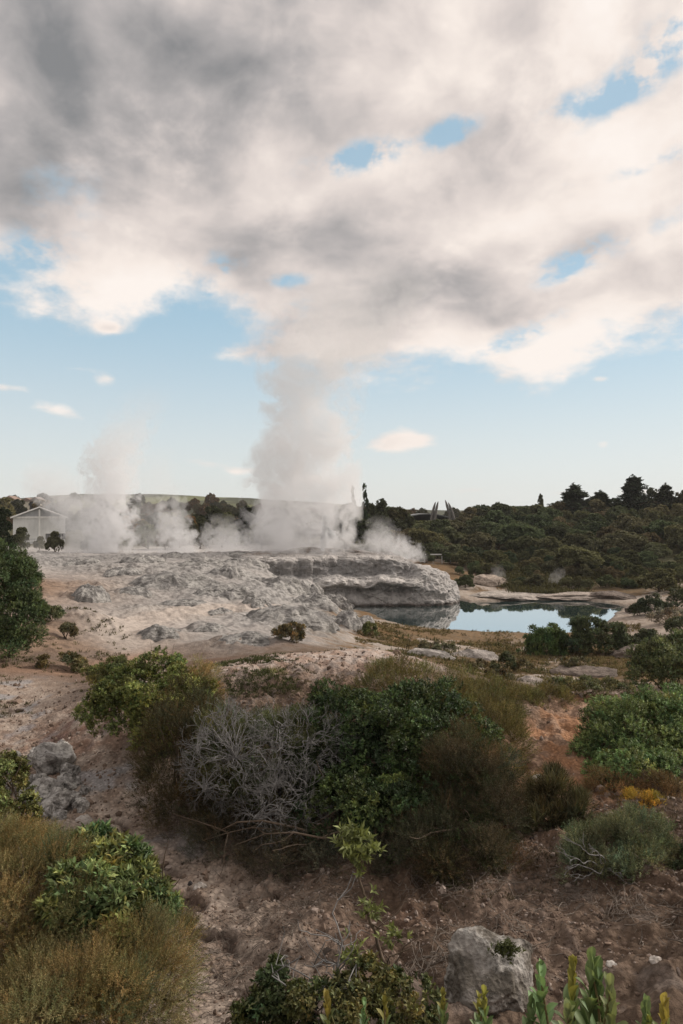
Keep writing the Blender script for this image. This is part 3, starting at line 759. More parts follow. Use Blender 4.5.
FB = 1.8   # shrub foliage reflectance
STY = {  # leaves per twig, twig length, leaf length, width, spread, twig upness
 'leaf': dict(k=7, stem=.07, ll=.050, lw=.026, spread=1.1, up=.5),
 'small': dict(k=8, stem=.06, ll=.032, lw=.016, spread=1.1, up=.6),
 'long': dict(k=7, stem=.09, ll=.085, lw=.028, spread=.8, up=.9),
 'needle': dict(k=12, stem=.16, ll=.040, lw=.0075, spread=.7, up=.9),
 'plume': dict(k=16, stem=.20, ll=.036, lw=.0064, spread=.85, up=.35),
 'spike': dict(k=9, stem=.22, ll=.16, lw=.010, spread=.30, up=2.2),
}

def foliage_mesh(name, lobes, n, style, col, rg, sc=1.0, var=.28, mat=None, parent=None, org=(0, 0, 0), col2=None, lump=.22, inner=.3, freq=1.6, floor=None, hue=.08, clump=None, per=26, ctint=.20):
    s = STY[style]; p, d = lobe_points(lobes, n, rg, lump, freq, inner, floor, clump=clump, per=per); ck = lobe_points.clump
    d = unit(d+np.array([0, 0, s['up']])*rg.uniform(.3, 1.2, (len(d), 1))+rg.normal(0, .25, (len(d), 3)))
    c = FB*np.array(col)[None]*np.ones((len(p), 1))
    if col2 is not None:
        w = ss(fbm3(p*1.3/np.mean([np.mean(r) for _, r in lobes])*1.5+9, 3)+rg.normal(0, .12, len(p)), -.1, .25)[:, None]; c = c*(1-w)+FB*np.array(col2)[None]*w
    c = c*(1+rg.normal(0, var, (len(p), 1))).clip(.45, 1.7)
    tv = rg.normal(0, ctint, (n+50, 1)); th = rg.normal(0, ctint*.5, (n+50, 1)); c = c*np.clip(1+tv[ck], .5, 1.6)*np.concatenate([1+th[ck], np.ones((len(p), 1)), 1-th[ck]*.5], 1).clip(.6, 1.4)
    v, f, cc = leaves(p, d, s['k'], s['stem']*sc, s['ll']*sc, s['lw']*sc, s['spread'], c, rg, hue=hue)
    return mesh_np(name, v-np.array(org), f, mat or MAT['needle' if style in ('needle', 'plume', 'spike') else 'leaf'], parent, True, {'albedo': cc})

def stems_mesh(base, lobes, rg, n=14, r0=.03, parent=None, org=(0, 0, 0), name='stem', mat=None, m=8, amp=.9):
    pa, ra = [], []
    for i in range(n):
        c, r = lobes[rg.integers(len(lobes))]; u = unit(rg.normal(size=3)); u[2] = abs(u[2])*.8
        e = np.array(c)+u*np.array(r)*rg.uniform(.6, .95)
        b = np.array(base)+np.array([*rg.normal(0, .10, 2), -.05])
        pa.append(wander(b, e, m, amp*.5, rg, .08)); ra.append(np.linspace(r0*rg.uniform(.6, 1.1), r0*.15, m)); main = pa[-1]
        for j in range(3):
            q = main[rg.integers(m//2, m-1)]; e2 = q+unit(e-b+rg.normal(0, .8, 3)*np.linalg.norm(e-b))*np.linalg.norm(e-b)*rg.uniform(.2, .4)
            pa.append(wander(q, e2, 5, .5, rg)); ra.append(np.linspace(r0*.35, r0*.08, 5))
    v, f = tubes(pa, ra, 5)
    return mesh_np(name, v-np.array(org), f, mat or MAT['bark'], parent, True)

def px_lobe(px, py, rx, ry, d, rd=None):
    """ellipsoid lobe whose outline covers a picture ellipse when it stands at distance d"""
    k = d/F; return (P(px, py, d), (rx*k, (rd if rd else (rx+ry)*.5*k), ry*k))

def shrub(name, label, cat, lobes, n, style, col, base=None, group=None, **kw):
    rg = np.random.default_rng(abs(hash((round(lobes[0][0][0], 3), n))) % 99991)
    if base is None:
        c = np.mean([l[0] for l in lobes], 0); base = (c[0], c[1])
    bz = gz(*base); B = (base[0], base[1], bz)
    root = empty(name, B, label, cat, group)
    stem = kw.pop('stems', 12); r0 = kw.pop('r0', .03)
    foliage_mesh('foliage', lobes, n, style, col, rg, parent=root, org=B, floor=bz-.9, **kw)
    if stem: stems_mesh(B, lobes, rg, stem, r0, root, B)
    return root

# ---- foreground
def build_dead_bush():
    rg = np.random.default_rng(31)
    base = (P(285, 800, 11.6)[0], 11.6); bz = gz(*base); B = np.array([*base, bz])
    root = empty('dead_shrub', B, 'bleached grey leafless twiggy shrub in front of the large green bush on the mound', 'shrub')
    lob = [px_lobe(262, 772, 74, 70, 11.0, 1.0), px_lobe(225, 757, 40, 52, 10.9, .7), px_lobe(300, 748, 56, 36, 11.4, .8), px_lobe(285, 810, 45, 38, 10.5, .6)]
    pa, ra, pt, rt = [], [], [], []
    prim = []
    for i in range(34):
        c, r = lob[rg.integers(len(lob))]; u = unit(rg.normal(size=3)); e = np.array(c)+u*np.array(r)*.62
        q = wander(B+np.array([*rg.normal(0, .15, 2), -.03]), e, 10, .9, rg, .12); prim.append(q); pa.append(q); ra.append(np.linspace(.019, .008, 10)*rg.uniform(.7, 1.15))
    ends = np.concatenate([q[4:] for q in prim])
    def fork(o, dr, ln, w, lev):
        q = wander(o, o+dr*ln, 5, .55, rg); (pa if lev < 2 else pt).append(q); (ra if lev < 2 else rt).append(np.linspace(w, w*.72, 5))
        if lev < 4:
            for s_ in range(2 if rg.random() < .9 else 3):
                d2 = unit(dr+unit(np.cross(dr, rg.normal(size=3)))*rg.uniform(.35, .85)+np.array([0, 0, .06])); fork(q[-1] if s_ == 0 or rg.random() < .5 else q[3], d2, ln*rg.uniform(.62, .9), w*.74, lev+1)
    for i in range(430):
        c, r = lob[rg.integers(len(lob))]; u = unit(rg.normal(size=3)); u[1] = -abs(u[1]) if rg.random() < .7 else u[1]; u[2] = abs(u[2]) if rg.random() < .4 else u[2]
        e = np.array(c)+u*np.array(r)*rg.uniform(.6, .85); o = ends[np.argmin(((ends-e)**2).sum(1)+rg.random(len(ends))*.03)]
        q = wander(o, e, 6, .9, rg, .06); pa.append(q); ra.append(np.linspace(.008, .0058, 6)); fork(e, unit(u+rg.normal(0, .35, 3)+unit(e-o)*.4), rg.uniform(.09, .15), .0048, 0)
    v, f = tubes(pa, ra, 4); mesh_np('branch', v-B, f, MAT['dead'], root)
    v, f = tubes(pt, rt, 3); mesh_np('twig', v-B, f, MAT['dead'], root)

DG = (.036, .050, .022); MG = (.060, .082, .030); YG = (.125, .145, .045); OL = (.085, .080, .036); BR = (.105, .072, .042); GG = (.085, .105, .068); KH = (.135, .108, .048)

def build_foreground_shrubs():
    L = px_lobe
    shrub('shrub', 'large dark green leafy bush crowding the mound right behind the sapling', 'bush',
          [L(385, 765, 62, 66, 11.6), L(345, 735, 55, 40, 12.2), L(428, 742, 60, 52, 12.0), L(440, 800, 50, 55, 11.0), L(330, 775, 50, 50, 11.8), L(392, 835, 50, 38, 10.0), L(345, 820, 44, 36, 10.4), L(440, 840, 44, 36, 9.9)], 19000, 'leaf', DG, base=(.9, 12.2), col2=(.062, .078, .028), stems=20, r0=.04)
    shrub('shrub', 'brighter leafy shrub poking out of the front of the dark central bush', 'bush',
          [L(395, 722, 26, 20, 11.6), L(412, 740, 26, 18, 11.3), L(385, 785, 26, 20, 10.7), L(365, 800, 20, 18, 10.6)], 1700, 'leaf', (.10, .12, .042), base=(.75, 11.5), col2=(.07, .095, .035), stems=6)
    shrub('shrub', 'olive bushy shrub on top of the mound above the dark central bush', 'bush',
          [L(428, 694, 58, 30, 14.2), L(395, 690, 34, 26, 14.0), L(475, 712, 44, 36, 13.8), L(492, 748, 32, 44, 12.9), L(500, 785, 22, 32, 12.0), L(455, 735, 40, 40, 12.8)], 11500, 'needle', (.066, .064, .029), base=(1.9, 14), col2=(.085, .09, .036), stems=16)
    shrub('shrub', 'brown feathery half dry shrub low on the bank left of the dirt slope', 'bush',
          [L(468, 800, 46, 62, 10.4), L(446, 850, 46, 38, 9.3), L(492, 822, 24, 46, 9.9), L(480, 860, 34, 30, 9.2)], 10000, 'plume', (.060, .044, .028), base=(1.8, 10.3), col2=(.034, .034, .018), stems=16, per=110, clump=.24, ctint=.28, inner=.4)
    shrub('shrub', 'low dark shrub with yellow green tips at the head of the orange path', 'bush',
          [L(540, 706, 32, 17, 16.5), L(510, 704, 26, 15, 16.6), L(552, 712, 12, 9, 16.4)], 3400, 'needle', (.060, .060, .028), base=(4.8, 16.6), col2=(.10, .105, .04), stems=8)
    shrub('shrub', 'green broad leaved bush on the gully side of the mound', 'bush',
          [L(150, 700, 52, 34, 13.6), L(125, 712, 34, 28, 13.4), L(182, 712, 32, 40, 13.4), L(160, 668, 20, 14, 14.2), L(160, 740, 28, 32, 12.9)], 8000, 'leaf', (.062, .078, .026), base=(-3.5, 13.6), col2=(.105, .122, .04), stems=14)
    shrub('shrub', 'very dark bush hanging over the gully beside the grey dead shrub', 'bush',
          [L(182, 755, 38, 62, 12.0), L(172, 795, 32, 42, 11.5), L(208, 745, 30, 46, 12.3), L(220, 805, 38, 42, 11.3), L(195, 820, 30, 34, 11.0)], 10500, 'needle', (.036, .036, .02), base=(-2.9, 12.3), stems=12)
    shrub('shrub', 'dark green shrub seen through the bare branches of the grey dead shrub', 'bush', [L(262, 772, 60, 54, 11.4, .8), L(310, 765, 40, 44, 11.7, .7), L(285, 744, 48, 24, 12.0, .6), L(225, 760, 34, 42, 11.3, .6)], 8000, 'needle', (.04, .044, .024), base=(-1.2, 12.2), col2=(.06, .058, .03), stems=8)
    shrub('shrub', 'tan feathery tuft standing at the right edge of the green gully bush', 'bush', [L(202, 690, 14, 26, 14.0), L(192, 702, 12, 20, 13.9)], 1500, 'plume', (.14, .105, .055), base=(-2.9, 14.1), stems=5)
    shrub('shrub', 'yellow green scrub clump at the top left of the pale gravel crown', 'bush', [L(266, 681, 16, 7, 17.0)], 600, 'needle', (.11, .105, .045), base=(-2.0, 17), stems=4)
    shrub('shrub', 'dark spiky tussock beside the dirt slope below the orange path', 'bush',
          [L(556, 806, 22, 22, 10.4), L(572, 822, 18, 18, 10.1), L(545, 828, 16, 18, 10.0)], 1500, 'spike', (.05, .044, .026), base=(3.3, 10.3), stems=4, sc=.9)
    shrub('shrub', 'big rounded light green bush at the right edge beside the orange path', 'bush',
          [L(640, 742, 52, 42, 13.2), L(612, 750, 30, 34, 13.0), L(672, 728, 44, 36, 13.6), L(665, 765, 40, 26, 12.6), L(715, 740, 45, 45, 13.4), L(636, 774, 46, 20, 12.0), L(680, 780, 36, 20, 11.9)], 17000, 'small', (.072, .092, .036), base=(6.2, 13.3), col2=(.10, .125, .05), stems=16, sc=1.25)
    shrub('shrub', 'rounded dark green bush at the right edge beyond the light green bush', 'bush',
          [L(662, 666, 28, 24, 24), L(690, 660, 30, 28, 24.5), L(645, 676, 16, 16, 23.5)], 7500, 'small', (.048, .066, .032), base=(11.5, 24.2), col2=(.07, .09, .04), stems=10, sc=1.8)
    shrub('shrub', 'grey green sprawling shrub with bare white twigs on the bank above the boulder', 'bush',
          [L(610, 858, 42, 28, 8.7), L(638, 846, 32, 28, 8.9), L(586, 868, 22, 18, 8.5), L(640, 878, 28, 22, 8.4)], 6000, 'needle', (.082, .10, .062), base=(3.5, 8.8), col2=(.06, .078, .045), stems=8, sc=.85)
    shrub('shrub', 'small mustard yellow shrub between the tussock and the right edge', 'bush', [L(650, 812, 16, 12, 10.6), L(636, 806, 10, 9, 10.7)], 900, 'needle', (.17, .125, .028), base=(4.8, 10.7), stems=4, sc=.8)
    shrub('shrub', 'low brown scrub above the mustard yellow shrub', 'bush', [L(615, 792, 26, 14, 11.4), L(665, 800, 20, 16, 11)], 1500, 'needle', (.085, .062, .034), base=(4.6, 11.5), stems=6)
    shrub('shrub', 'dark green shrub cut by the right edge level with the grey green shrub', 'bush', [L(684, 880, 12, 16, 8.3), L(700, 860, 16, 20, 8.4)], 900, 'small', (.05, .062, .03), base=(4.3, 8.4), stems=4)
    # near left corner
    shrub('shrub', 'big khaki feathery shrub filling the near left corner', 'bush',
          [L(25, 930, 60, 78, 5.6), L(85, 962, 56, 66, 5.3), L(140, 998, 42, 56, 5.0), L(-40, 905, 70, 70, 6.0), L(60, 1035, 90, 66, 4.6), L(0, 868, 40, 30, 6.4), L(60, 890, 30, 30, 6.0), L(165, 960, 20, 30, 5.3)], 40000, 'plume', (.125, .112, .054), base=(-2.2, 5.4), col2=(.082, .09, .04), stems=24, sc=.55, lump=.35, clump=.20, inner=.45, per=115, ctint=.26)
    shrub('shrub', 'glossy green long leaved shrub growing out of the khaki feathery shrub', 'bush',
          [L(86, 862, 28, 26, 6.2), L(118, 884, 32, 32, 5.8), L(146, 912, 22, 24, 5.6), L(78, 902, 22, 30, 5.4), L(110, 915, 24, 24, 5.3)], 3600, 'long', (.058, .082, .034), base=(-2.1, 6.1), col2=(.12, .14, .05), stems=8, sc=.85)
    shrub('shrub', 'yellow green shrub at the left edge next to the pale rock pile', 'bush',
          [L(8, 788, 18, 26, 9.6), L(-10, 815, 26, 30, 9.2), L(20, 815, 12, 14, 9.2)], 1900, 'leaf', (.12, .12, .045), base=(-4.6, 9.6), col2=(.085, .095, .035), stems=6)
    # near bottom
    shrub('shrub', 'dark green shrub at the bottom edge left of the sapling', 'bush', [L(272, 1000, 20, 28, 5.6), L(262, 1025, 20, 20, 5.3), L(292, 1015, 16, 18, 5.3)], 1000, 'leaf', (.045, .062, .028), base=(-.6, 5.6), stems=5, sc=.9)
    shrub('shrub', 'low leafy scrub at the bottom edge under the sapling', 'bush', [L(340, 1012, 40, 18, 5.2), L(400, 1005, 34, 22, 5.4), L(370, 985, 18, 16, 5.4)], 1500, 'leaf', (.065, .082, .036), base=(.2, 5.3), col2=(.10, .11, .045), stems=6, sc=.85)
    # low scrub and litter thickets along the lower edge of the bushes
    shrub('shrub', 'tangle of thin brown dry scrub under the dark central bush', 'bush', [L(400, 868, 50, 26, 9.5), L(345, 860, 44, 26, 9.8), L(455, 884, 38, 24, 9.1), L(285, 856, 44, 22, 10.0), L(235, 846, 34, 24, 10.4)], 6500, 'plume', (.050, .042, .030), base=(.7, 9.8), stems=24, lump=.35)

def build_midground_shrubs():
    L = px_lobe
    shrub('shrub', 'tall dense dark green bush at the left edge above the tan slope', 'bush',
          [L(2, 590, 30, 44, 24), L(14, 622, 26, 28, 23.6), L(-25, 590, 40, 50, 24.5), L(20, 585, 14, 26, 24), L(-5, 640, 28, 18, 23.4), L(6, 648, 26, 14, 23.0), L(24, 636, 14, 16, 23.2), L(28, 612, 12, 18, 23.6)], 18000, 'small', (.040, .056, .024), base=(-11.8, 24), col2=(.058, .076, .03), stems=14, sc=1.7)
    shrub('shrub', 'bright green leafy bush on the near shore of the pool', 'bush', [L(545, 648, 18, 18, 45), L(552, 640, 13, 14, 45), L(530, 655, 10, 10, 44.5), L(560, 655, 10, 10, 44.6)], 4200, 'small', (.046, .072, .026), base=(13.4, 45), col2=(.07, .10, .035), stems=6, sc=3)
    shrub('shrub', 'wide dark bush right of the bright green one on the near shore', 'bush', [L(602, 642, 26, 20, 44), L(590, 632, 16, 14, 44), L(618, 645, 14, 15, 43.6), L(583, 648, 12, 12, 43.5)], 4800, 'small', (.050, .060, .032), base=(16.8, 44), col2=(.07, .085, .04), stems=6, sc=3)
    g = 'small shrubs dotted over the geyser flat'
    for lab, lob, n, st, c, c2, sc in (
        ('small round shrub with tan tips standing on the pale rock in front of the mound', [(288, 635, 14, 7, 33), (294, 632, 8, 6, 33)], 1300, 'small', (.055, .055, .03), (.12, .10, .05), 2.2),
        ('little green shrub on the promontory beside the pool', [(371, 631, 7, 7, 50)], 500, 'small', (.06, .082, .032), None, 3),
        ('olive cushion shrub on the tan slope right of the tall dark bush', [(50, 616, 13, 8, 28), (42, 612, 8, 6, 28)], 1000, 'small', (.05, .055, .028), None, 2),
        ('small brown shrub lower on the tan slope', [(66, 633, 9, 8, 26.5)], 600, 'small', (.062, .052, .03), None, 2),
        ('low olive shrub beside the orange track', [(62, 664, 22, 7, 22.6), (85, 668, 10, 5, 22)], 1100, 'small', (.085, .075, .035), None, 1.7),
        ('yellow green low shrub on the brow left of the green gully bush', [(103, 676, 18, 8, 18.5), (120, 670, 16, 8, 18.4)], 1300, 'small', (.10, .105, .04), (.075, .085, .03), 1.5),
        ('dark rounded shrub on the right bank of the pool', [(655, 607, 17, 9, 58), (642, 612, 10, 7, 57)], 1500, 'small', (.046, .052, .028), None, 3.5),
        ('dark shrub at the right edge just above the pool bank', [(684, 601, 16, 9, 62)], 900, 'small', (.044, .052, .027), None, 3.5),
        ('flat dark shrub at the right edge below the pool bank', [(682, 628, 14, 8, 47)], 900, 'small', (.044, .05, .027), None, 3),
        ('small dark shrub left of the rounded bush at the right edge', [(650, 640, 11, 7, 38)], 700, 'small', (.05, .055, .03), None, 2.6),
        ('pale dry shrub cushion on the right bank above the pool end', [(672, 618, 20, 7, 52)], 900, 'small', (.15, .125, .10), None, 3),
        ('low spreading scrub on the near shore left of the bright green bush', [(506, 664, 7, 9, 33), (498, 668, 9, 5, 33)], 700, 'small', (.07, .066, .034), None, 2.2),
        ('brown scrub cushion on the pale ledge below the pool', [(500, 676, 12, 5, 31), (480, 668, 10, 5, 32)], 700, 'small', (.085, .068, .04), None, 2.2),
        ('tiny grey shrub between two ledges near the middle of the shore', [(430, 648, 12, 5, 42), (446, 652, 12, 5, 41)], 700, 'small', (.10, .085, .055), None, 2.6),
        ('olive scrub patch in front of the wide dark bush', [(600, 690, 34, 7, 23), (560, 688, 20, 6, 24)], 1500, 'small', (.085, .082, .04), None, 1.7),
        ('low brown scrub patch below the light ledge near the mound', [(470, 690, 20, 8, 21), (500, 688, 14, 6, 22)], 1100, 'small', (.075, .062, .034), None, 1.6),
        ('thin olive scrub at the near foot of the bright green bush', [(527, 668, 12, 6, 40), (575, 664, 14, 5, 41)], 700, 'small', (.08, .075, .04), None, 2.6)):
        q0 = lob[0]; dd = hit(q0[0], q0[1]+q0[3]*.8)
        shrub('shrub', lab, 'bush', [L(q[0], q[1], q[2], q[3], dd) for q in lob], n, st, c, group=g, col2=c2, sc=sc*dd/q0[4], stems=3, r0=.04)

def build_sapling():
    rg = np.random.default_rng(4)
    d = 5.9; b = P(388, 1040, 5.8); bz = gz(b[0], 5.8); B = np.array([b[0], 5.8, bz])
    root = empty('sapling', B, 'thin crooked sapling with light green leaf tufts in front of the central bush', 'tree')
    pts = [B, P(388, 1000, 5.8), P(386, 970, 5.85), P(374, 930, 5.9), P(366, 905, 5.9), P(360, 880, 5.9), P(357, 856, 5.9), P(355, 842, 5.9)]
    pts = np.array(pts); q = np.stack([np.interp(np.linspace(0, 7, 22), np.arange(8), pts[:, k]) for k in range(3)], 1); q[1:-1] += rg.normal(0, .008, (20, 3))
    tips = [(355, 838, 5.9, 15), (346, 850, 5.85, 10), (367, 850, 5.9, 10), (356, 862, 5.85, 9), (372, 908, 5.85, 6), (347, 953, 5.7, 6), (392, 935, 5.8, 5)]
    pa = [q]; ra = [np.linspace(.024, .007, 22)]
    for i, (px, py, dd, n) in enumerate(tips[1:]):
        o = q[min(21, int([18, 18, 17, 14, 8, 10][i]))]; e = P(px, py, dd); pa.append(wander(o, e, 6, .5, rg)); ra.append(np.linspace(.009, .004, 6))
    for _ in range(7):
        o = q[rg.integers(4, 14)]; e = o+np.array([rg.uniform(-.45, .25), rg.uniform(-.1, .2), rg.uniform(-.15, .35)]); pa.append(wander(o, e, 7, 1.2, rg)); ra.append(np.linspace(.008, .003, 7))
    v, f = tubes(pa, ra, 6); mesh_np('trunk', v-B, f, MAT['bark'], root)
    pp, dd_, = [], []
    for px, py, d_, n in tips:
        c = P(px, py, d_); pp.append(c+rg.normal(0, .045, (n*2, 3))); dd_.append(unit(rg.normal(0, .6, (n*2, 3))+np.array([0, -.2, 1])))
    pp = np.concatenate(pp); dd_ = np.concatenate(dd_); c = np.array([.21, .205, .08])[None]*(1+rg.normal(0, .2, (len(pp), 1)))
    v, f, cc = leaves(pp, dd_, 7, .05, .075, .024, .8, c, rg); mesh_np('foliage', v-B, f, MAT['leaf'], root, True, {'albedo': cc})
    # bare crooked twigs of the dead plant beside it
    b2 = P(330, 1030, 5.5); z2 = gz(b2[0], 5.5); B2 = np.array([b2[0], 5.5, z2])
    r2 = empty('dead_shrub', B2, 'small bare crooked twig plant left of the sapling', 'shrub')
    pa, ra = [], []
    for e in ((300, 968), (318, 940), (352, 950), (345, 985), (290, 990), (365, 968), (330, 960), (310, 1000), (352, 925), (280, 975)):
        q = wander(B2+np.array([rg.normal(0, .12), 0, -.02]), P(e[0], e[1], 5.5+rg.normal(0, .12)), 9, 1.3, rg, .1); pa.append(q); ra.append(np.linspace(.010, .0045, 9))
        for j in range(5):
            o = q[rg.integers(3, 9)]; w = wander(o, o+unit(rg.normal(0, 1, 3)+np.array([0, 0, .3]))*rg.uniform(.12, .34), 6, 1.3, rg); pa.append(w); ra.append(np.linspace(.0048, .0028, 6))
    v, f = tubes(pa, ra, 5); mesh_np('branch', v-B2, f, MAT['dead'], r2)
    # white twigs of the sprawling shrub
    b3 = P(605, 885, 8.4); z3 = gz(b3[0], 8.4); B3 = np.array([b3[0], 8.4, z3])
    r3 = empty('dead_shrub', B3, 'white bare branch sticking out under the grey green shrub', 'shrub'); pa, ra = [], []
    def fork(o, dr, ln, w, lev):
        q = wander(o, o+dr*ln, 5, .6, rg); pa.append(q); ra.append(np.linspace(w, w*.7, 5))
        if lev < 3:
            for s_ in range(2): fork(q[-1] if s_ == 0 else q[3], unit(dr+unit(np.cross(dr, rg.normal(size=3)))*rg.uniform(.35, .85)), ln*rg.uniform(.6, .9), w*.72, lev+1)
    for e in ((568, 856), (576, 848), (625, 892), (636, 886), (582, 880), (610, 896), (572, 868), (622, 874), (596, 850)):
        o = B3+np.array([rg.normal(0, .05), rg.normal(-.05, .03), 0]); t_ = P(e[0], e[1], 8.1); q = wander(o, o+(t_-o)*.6, 8, .8, rg, .12); pa.append(q); ra.append(np.linspace(.011, .007, 8)); fork(q[-1], unit(t_-o+rg.normal(0, .05, 3)), np.linalg.norm(t_-o)*.24, .0065, 0)
    v, f = tubes(pa, ra, 4); mesh_np('branch', v-B3, f, MAT['dead'], r3)

def big_leaf_plant(px, py, d, hpx, rg, label, yellow=False, nleaf=9):
    """upright stalk with long pointed leaves, picture height hpx at distance d"""
    k = d/F; top = P(px, py, d); z0 = gz(top[0], d)-.03; B = np.array([top[0]+rg.normal(0, .02), d, z0])
    root = empty('leafy_plant', B, label, 'plant', 'young plants with upright leaves along the bottom edge')
    st = wander(B, top-np.array([0, 0, hpx*k*.45]), 8, .4, rg); v, f = tubes([st], [np.linspace(.010, .005, 8)], 6)
    mesh_np('stem', v-B, f, MAT['stalk'], root)
    V, Fc, C = [], [], []; n0 = 0; nl = nleaf+7; tip0 = st[-1]; low = tip0+(st[0]-tip0)*min(1, hpx*k*1.25/np.linalg.norm(tip0-st[0]))
    for i in range(nl):
        t = i/(nl-1); o = low+(tip0-low)*t
        L = hpx*k*rg.uniform(.42, .58)*(1.05-.3*t); W = L*rg.uniform(.33, .42)
        ph = i*2.4+rg.normal(0, .35); tilt = .80-.62*t+rg.normal(0, .12)
        dr = np.array([math.cos(ph)*math.sin(tilt), math.sin(ph)*math.sin(tilt), math.cos(tilt)])
        sd = unit(np.cross(dr, np.array([math.cos(ph), math.sin(ph), -.2]))); nn = np.cross(sd, dr)
        m = 9; tt = np.linspace(0, 1, m); wd = W*.5*np.array([.10, .22, .45, .72, .92, 1.0, .94, .66, .05])
        cen = o+dr*(L*tt)[:, None]-nn*(L*.12*np.sin(tt*2.6))[:, None]
        for s_, fo in ((-1, .35), (-.5, .12), (0, 0), (.5, .12), (1, .35)): V.append(cen+sd*(wd*s_)[:, None]-nn*(wd*fo)[:, None])
        idx = n0+np.arange(5*m).reshape(5, m)
        for a in range(4): Fc.append(np.stack([idx[a, :-1], idx[a+1, :-1], idx[a+1, 1:], idx[a, 1:]], 1))
        n0 += 5*m
        base = np.array([.30, .27, .085]) if (yellow and t > .55) else np.array([.135, .175, .088])*(1+.5*t)
        base = base*(1+rg.normal(0, .18)); cc = np.repeat(base[None]*(.9+.2*tt[:, None]), 1, 0)
        for s_ in (1, 1, 1.3, 1, 1): C.append(cc*s_)
    mesh_np('foliage', np.concatenate(V)-B, np.concatenate(Fc), MAT['bigleaf'], root, True, {'albedo': np.concatenate(C)})

def build_leafy_plants():
    rg = np.random.default_rng(12)
    MAT['bigleaf'] = mat_leaf('broad_leaf', .55, .28, .3); MAT['stalk'] = mat_bark('green_stalk', (.10, .11, .04), (.14, .10, .05))
    pos = ['tallest tuft of upright grey green leaves at the bottom edge right of the boulder', 'upright leaf tuft with orange yellow tips above the bottom edge', 'broad green leaf tuft between the boulder and the tallest tuft', 'low green leaf tuft directly below the boulder', 'short yellow tipped tuft in front of the boulder', 'yellow tipped tuft at the bottom edge below the sapling', 'green leaf tuft near the bottom right corner', 'bright yellow green tuft in the bottom right corner', 'stubby yellow green tuft left of the bottom right corner', 'small yellow tipped tuft low at the bottom left of the boulder', 'leaf tuft just right of the tallest tuft', 'narrow light green tuft at the bottom edge left of the sapling stem', 'green leaf tuft just left of the tallest tuft, behind it', 'leaf tuft between the tallest tuft and the corner tufts', 'low tuft at the bottom edge below the two middle tufts', 'thin yellow green tuft close to the boulder foot', 'small tuft at the bottom edge left of the yellow tipped one under the sapling']
    for (px, py, d, h, ye), lab in zip(((597, 966, 3.1, 62, 0), (563, 962, 3.2, 58, 1), (540, 985, 3.0, 52, 0), (515, 992, 3.0, 40, 0), (479, 990, 3.3, 34, 1), (388, 1000, 3.4, 34, 1), (632, 1004, 2.9, 46, 0), (662, 990, 3.0, 50, 1), (645, 1008, 2.9, 34, 1), (438, 1004, 3.2, 30, 1), (615, 985, 2.9, 50, 0), (345, 1004, 3.3, 36, 1), (580, 972, 3.15, 56, 0), (626, 985, 3.05, 48, 0), (552, 1000, 2.8, 44, 0), (500, 1000, 3.2, 34, 1), (368, 1008, 3.3, 30, 0)), pos):
        big_leaf_plant(px, py-10, d, h*1.12, rg, lab, bool(ye))

# ---- rocks
def rock_mesh(name, rx, ry, rz, seed, mat, col, rough=.22, parent=None, sub=5, flat=0.0, col2=None, planes=()):
    import bmesh
    bm = bmesh.new(); bmesh.ops.create_icosphere(bm, subdivisions=sub, radius=1.0)
    v = np.array([q.co[:] for q in bm.verts]); f = np.array([[q.index for q in fc.verts] for fc in bm.faces]); bm.free()
    rg = np.random.default_rng(seed)
    # facets: cut by random planes, then noise
    for _ in range(11):
        nrm = unit(rg.normal(size=3)); h = rg.uniform(.62, .9); dd = v@nrm; v = v-np.clip(dd-h, 0, None)[:, None]*nrm[None]*.9
    for a, b_, c_, h in planes:
        nrm = unit(np.array([a, b_, c_], float)); dd = v@nrm; v = v-np.clip(dd-h, 0, None)[:, None]*nrm[None]
    n1 = fbm3(v*1.3+seed, 5, .55); n2 = 1-2*np.abs(fbm3(v*2.3+seed*2, 3)); v = v*(1+rough*n1*1.4+rough*.35*n2)[:, None]
    fine = fbm3(v*9+seed, 3); v = v*(1+.025*fine)[:, None]
    v = v*np.array([rx, ry, rz]); v[:, 2] = np.where(v[:, 2] < -rz*.6, -rz*.6, v[:, 2])
    c = np.array(col)[None]*(1+.25*n1+.2*n2)[:, None].clip(.5, 1.5)
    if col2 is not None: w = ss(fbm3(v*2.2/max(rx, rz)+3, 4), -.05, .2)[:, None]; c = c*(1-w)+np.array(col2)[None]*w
    return mesh_np(name, v, f, mat, parent, True, {'albedo': c})

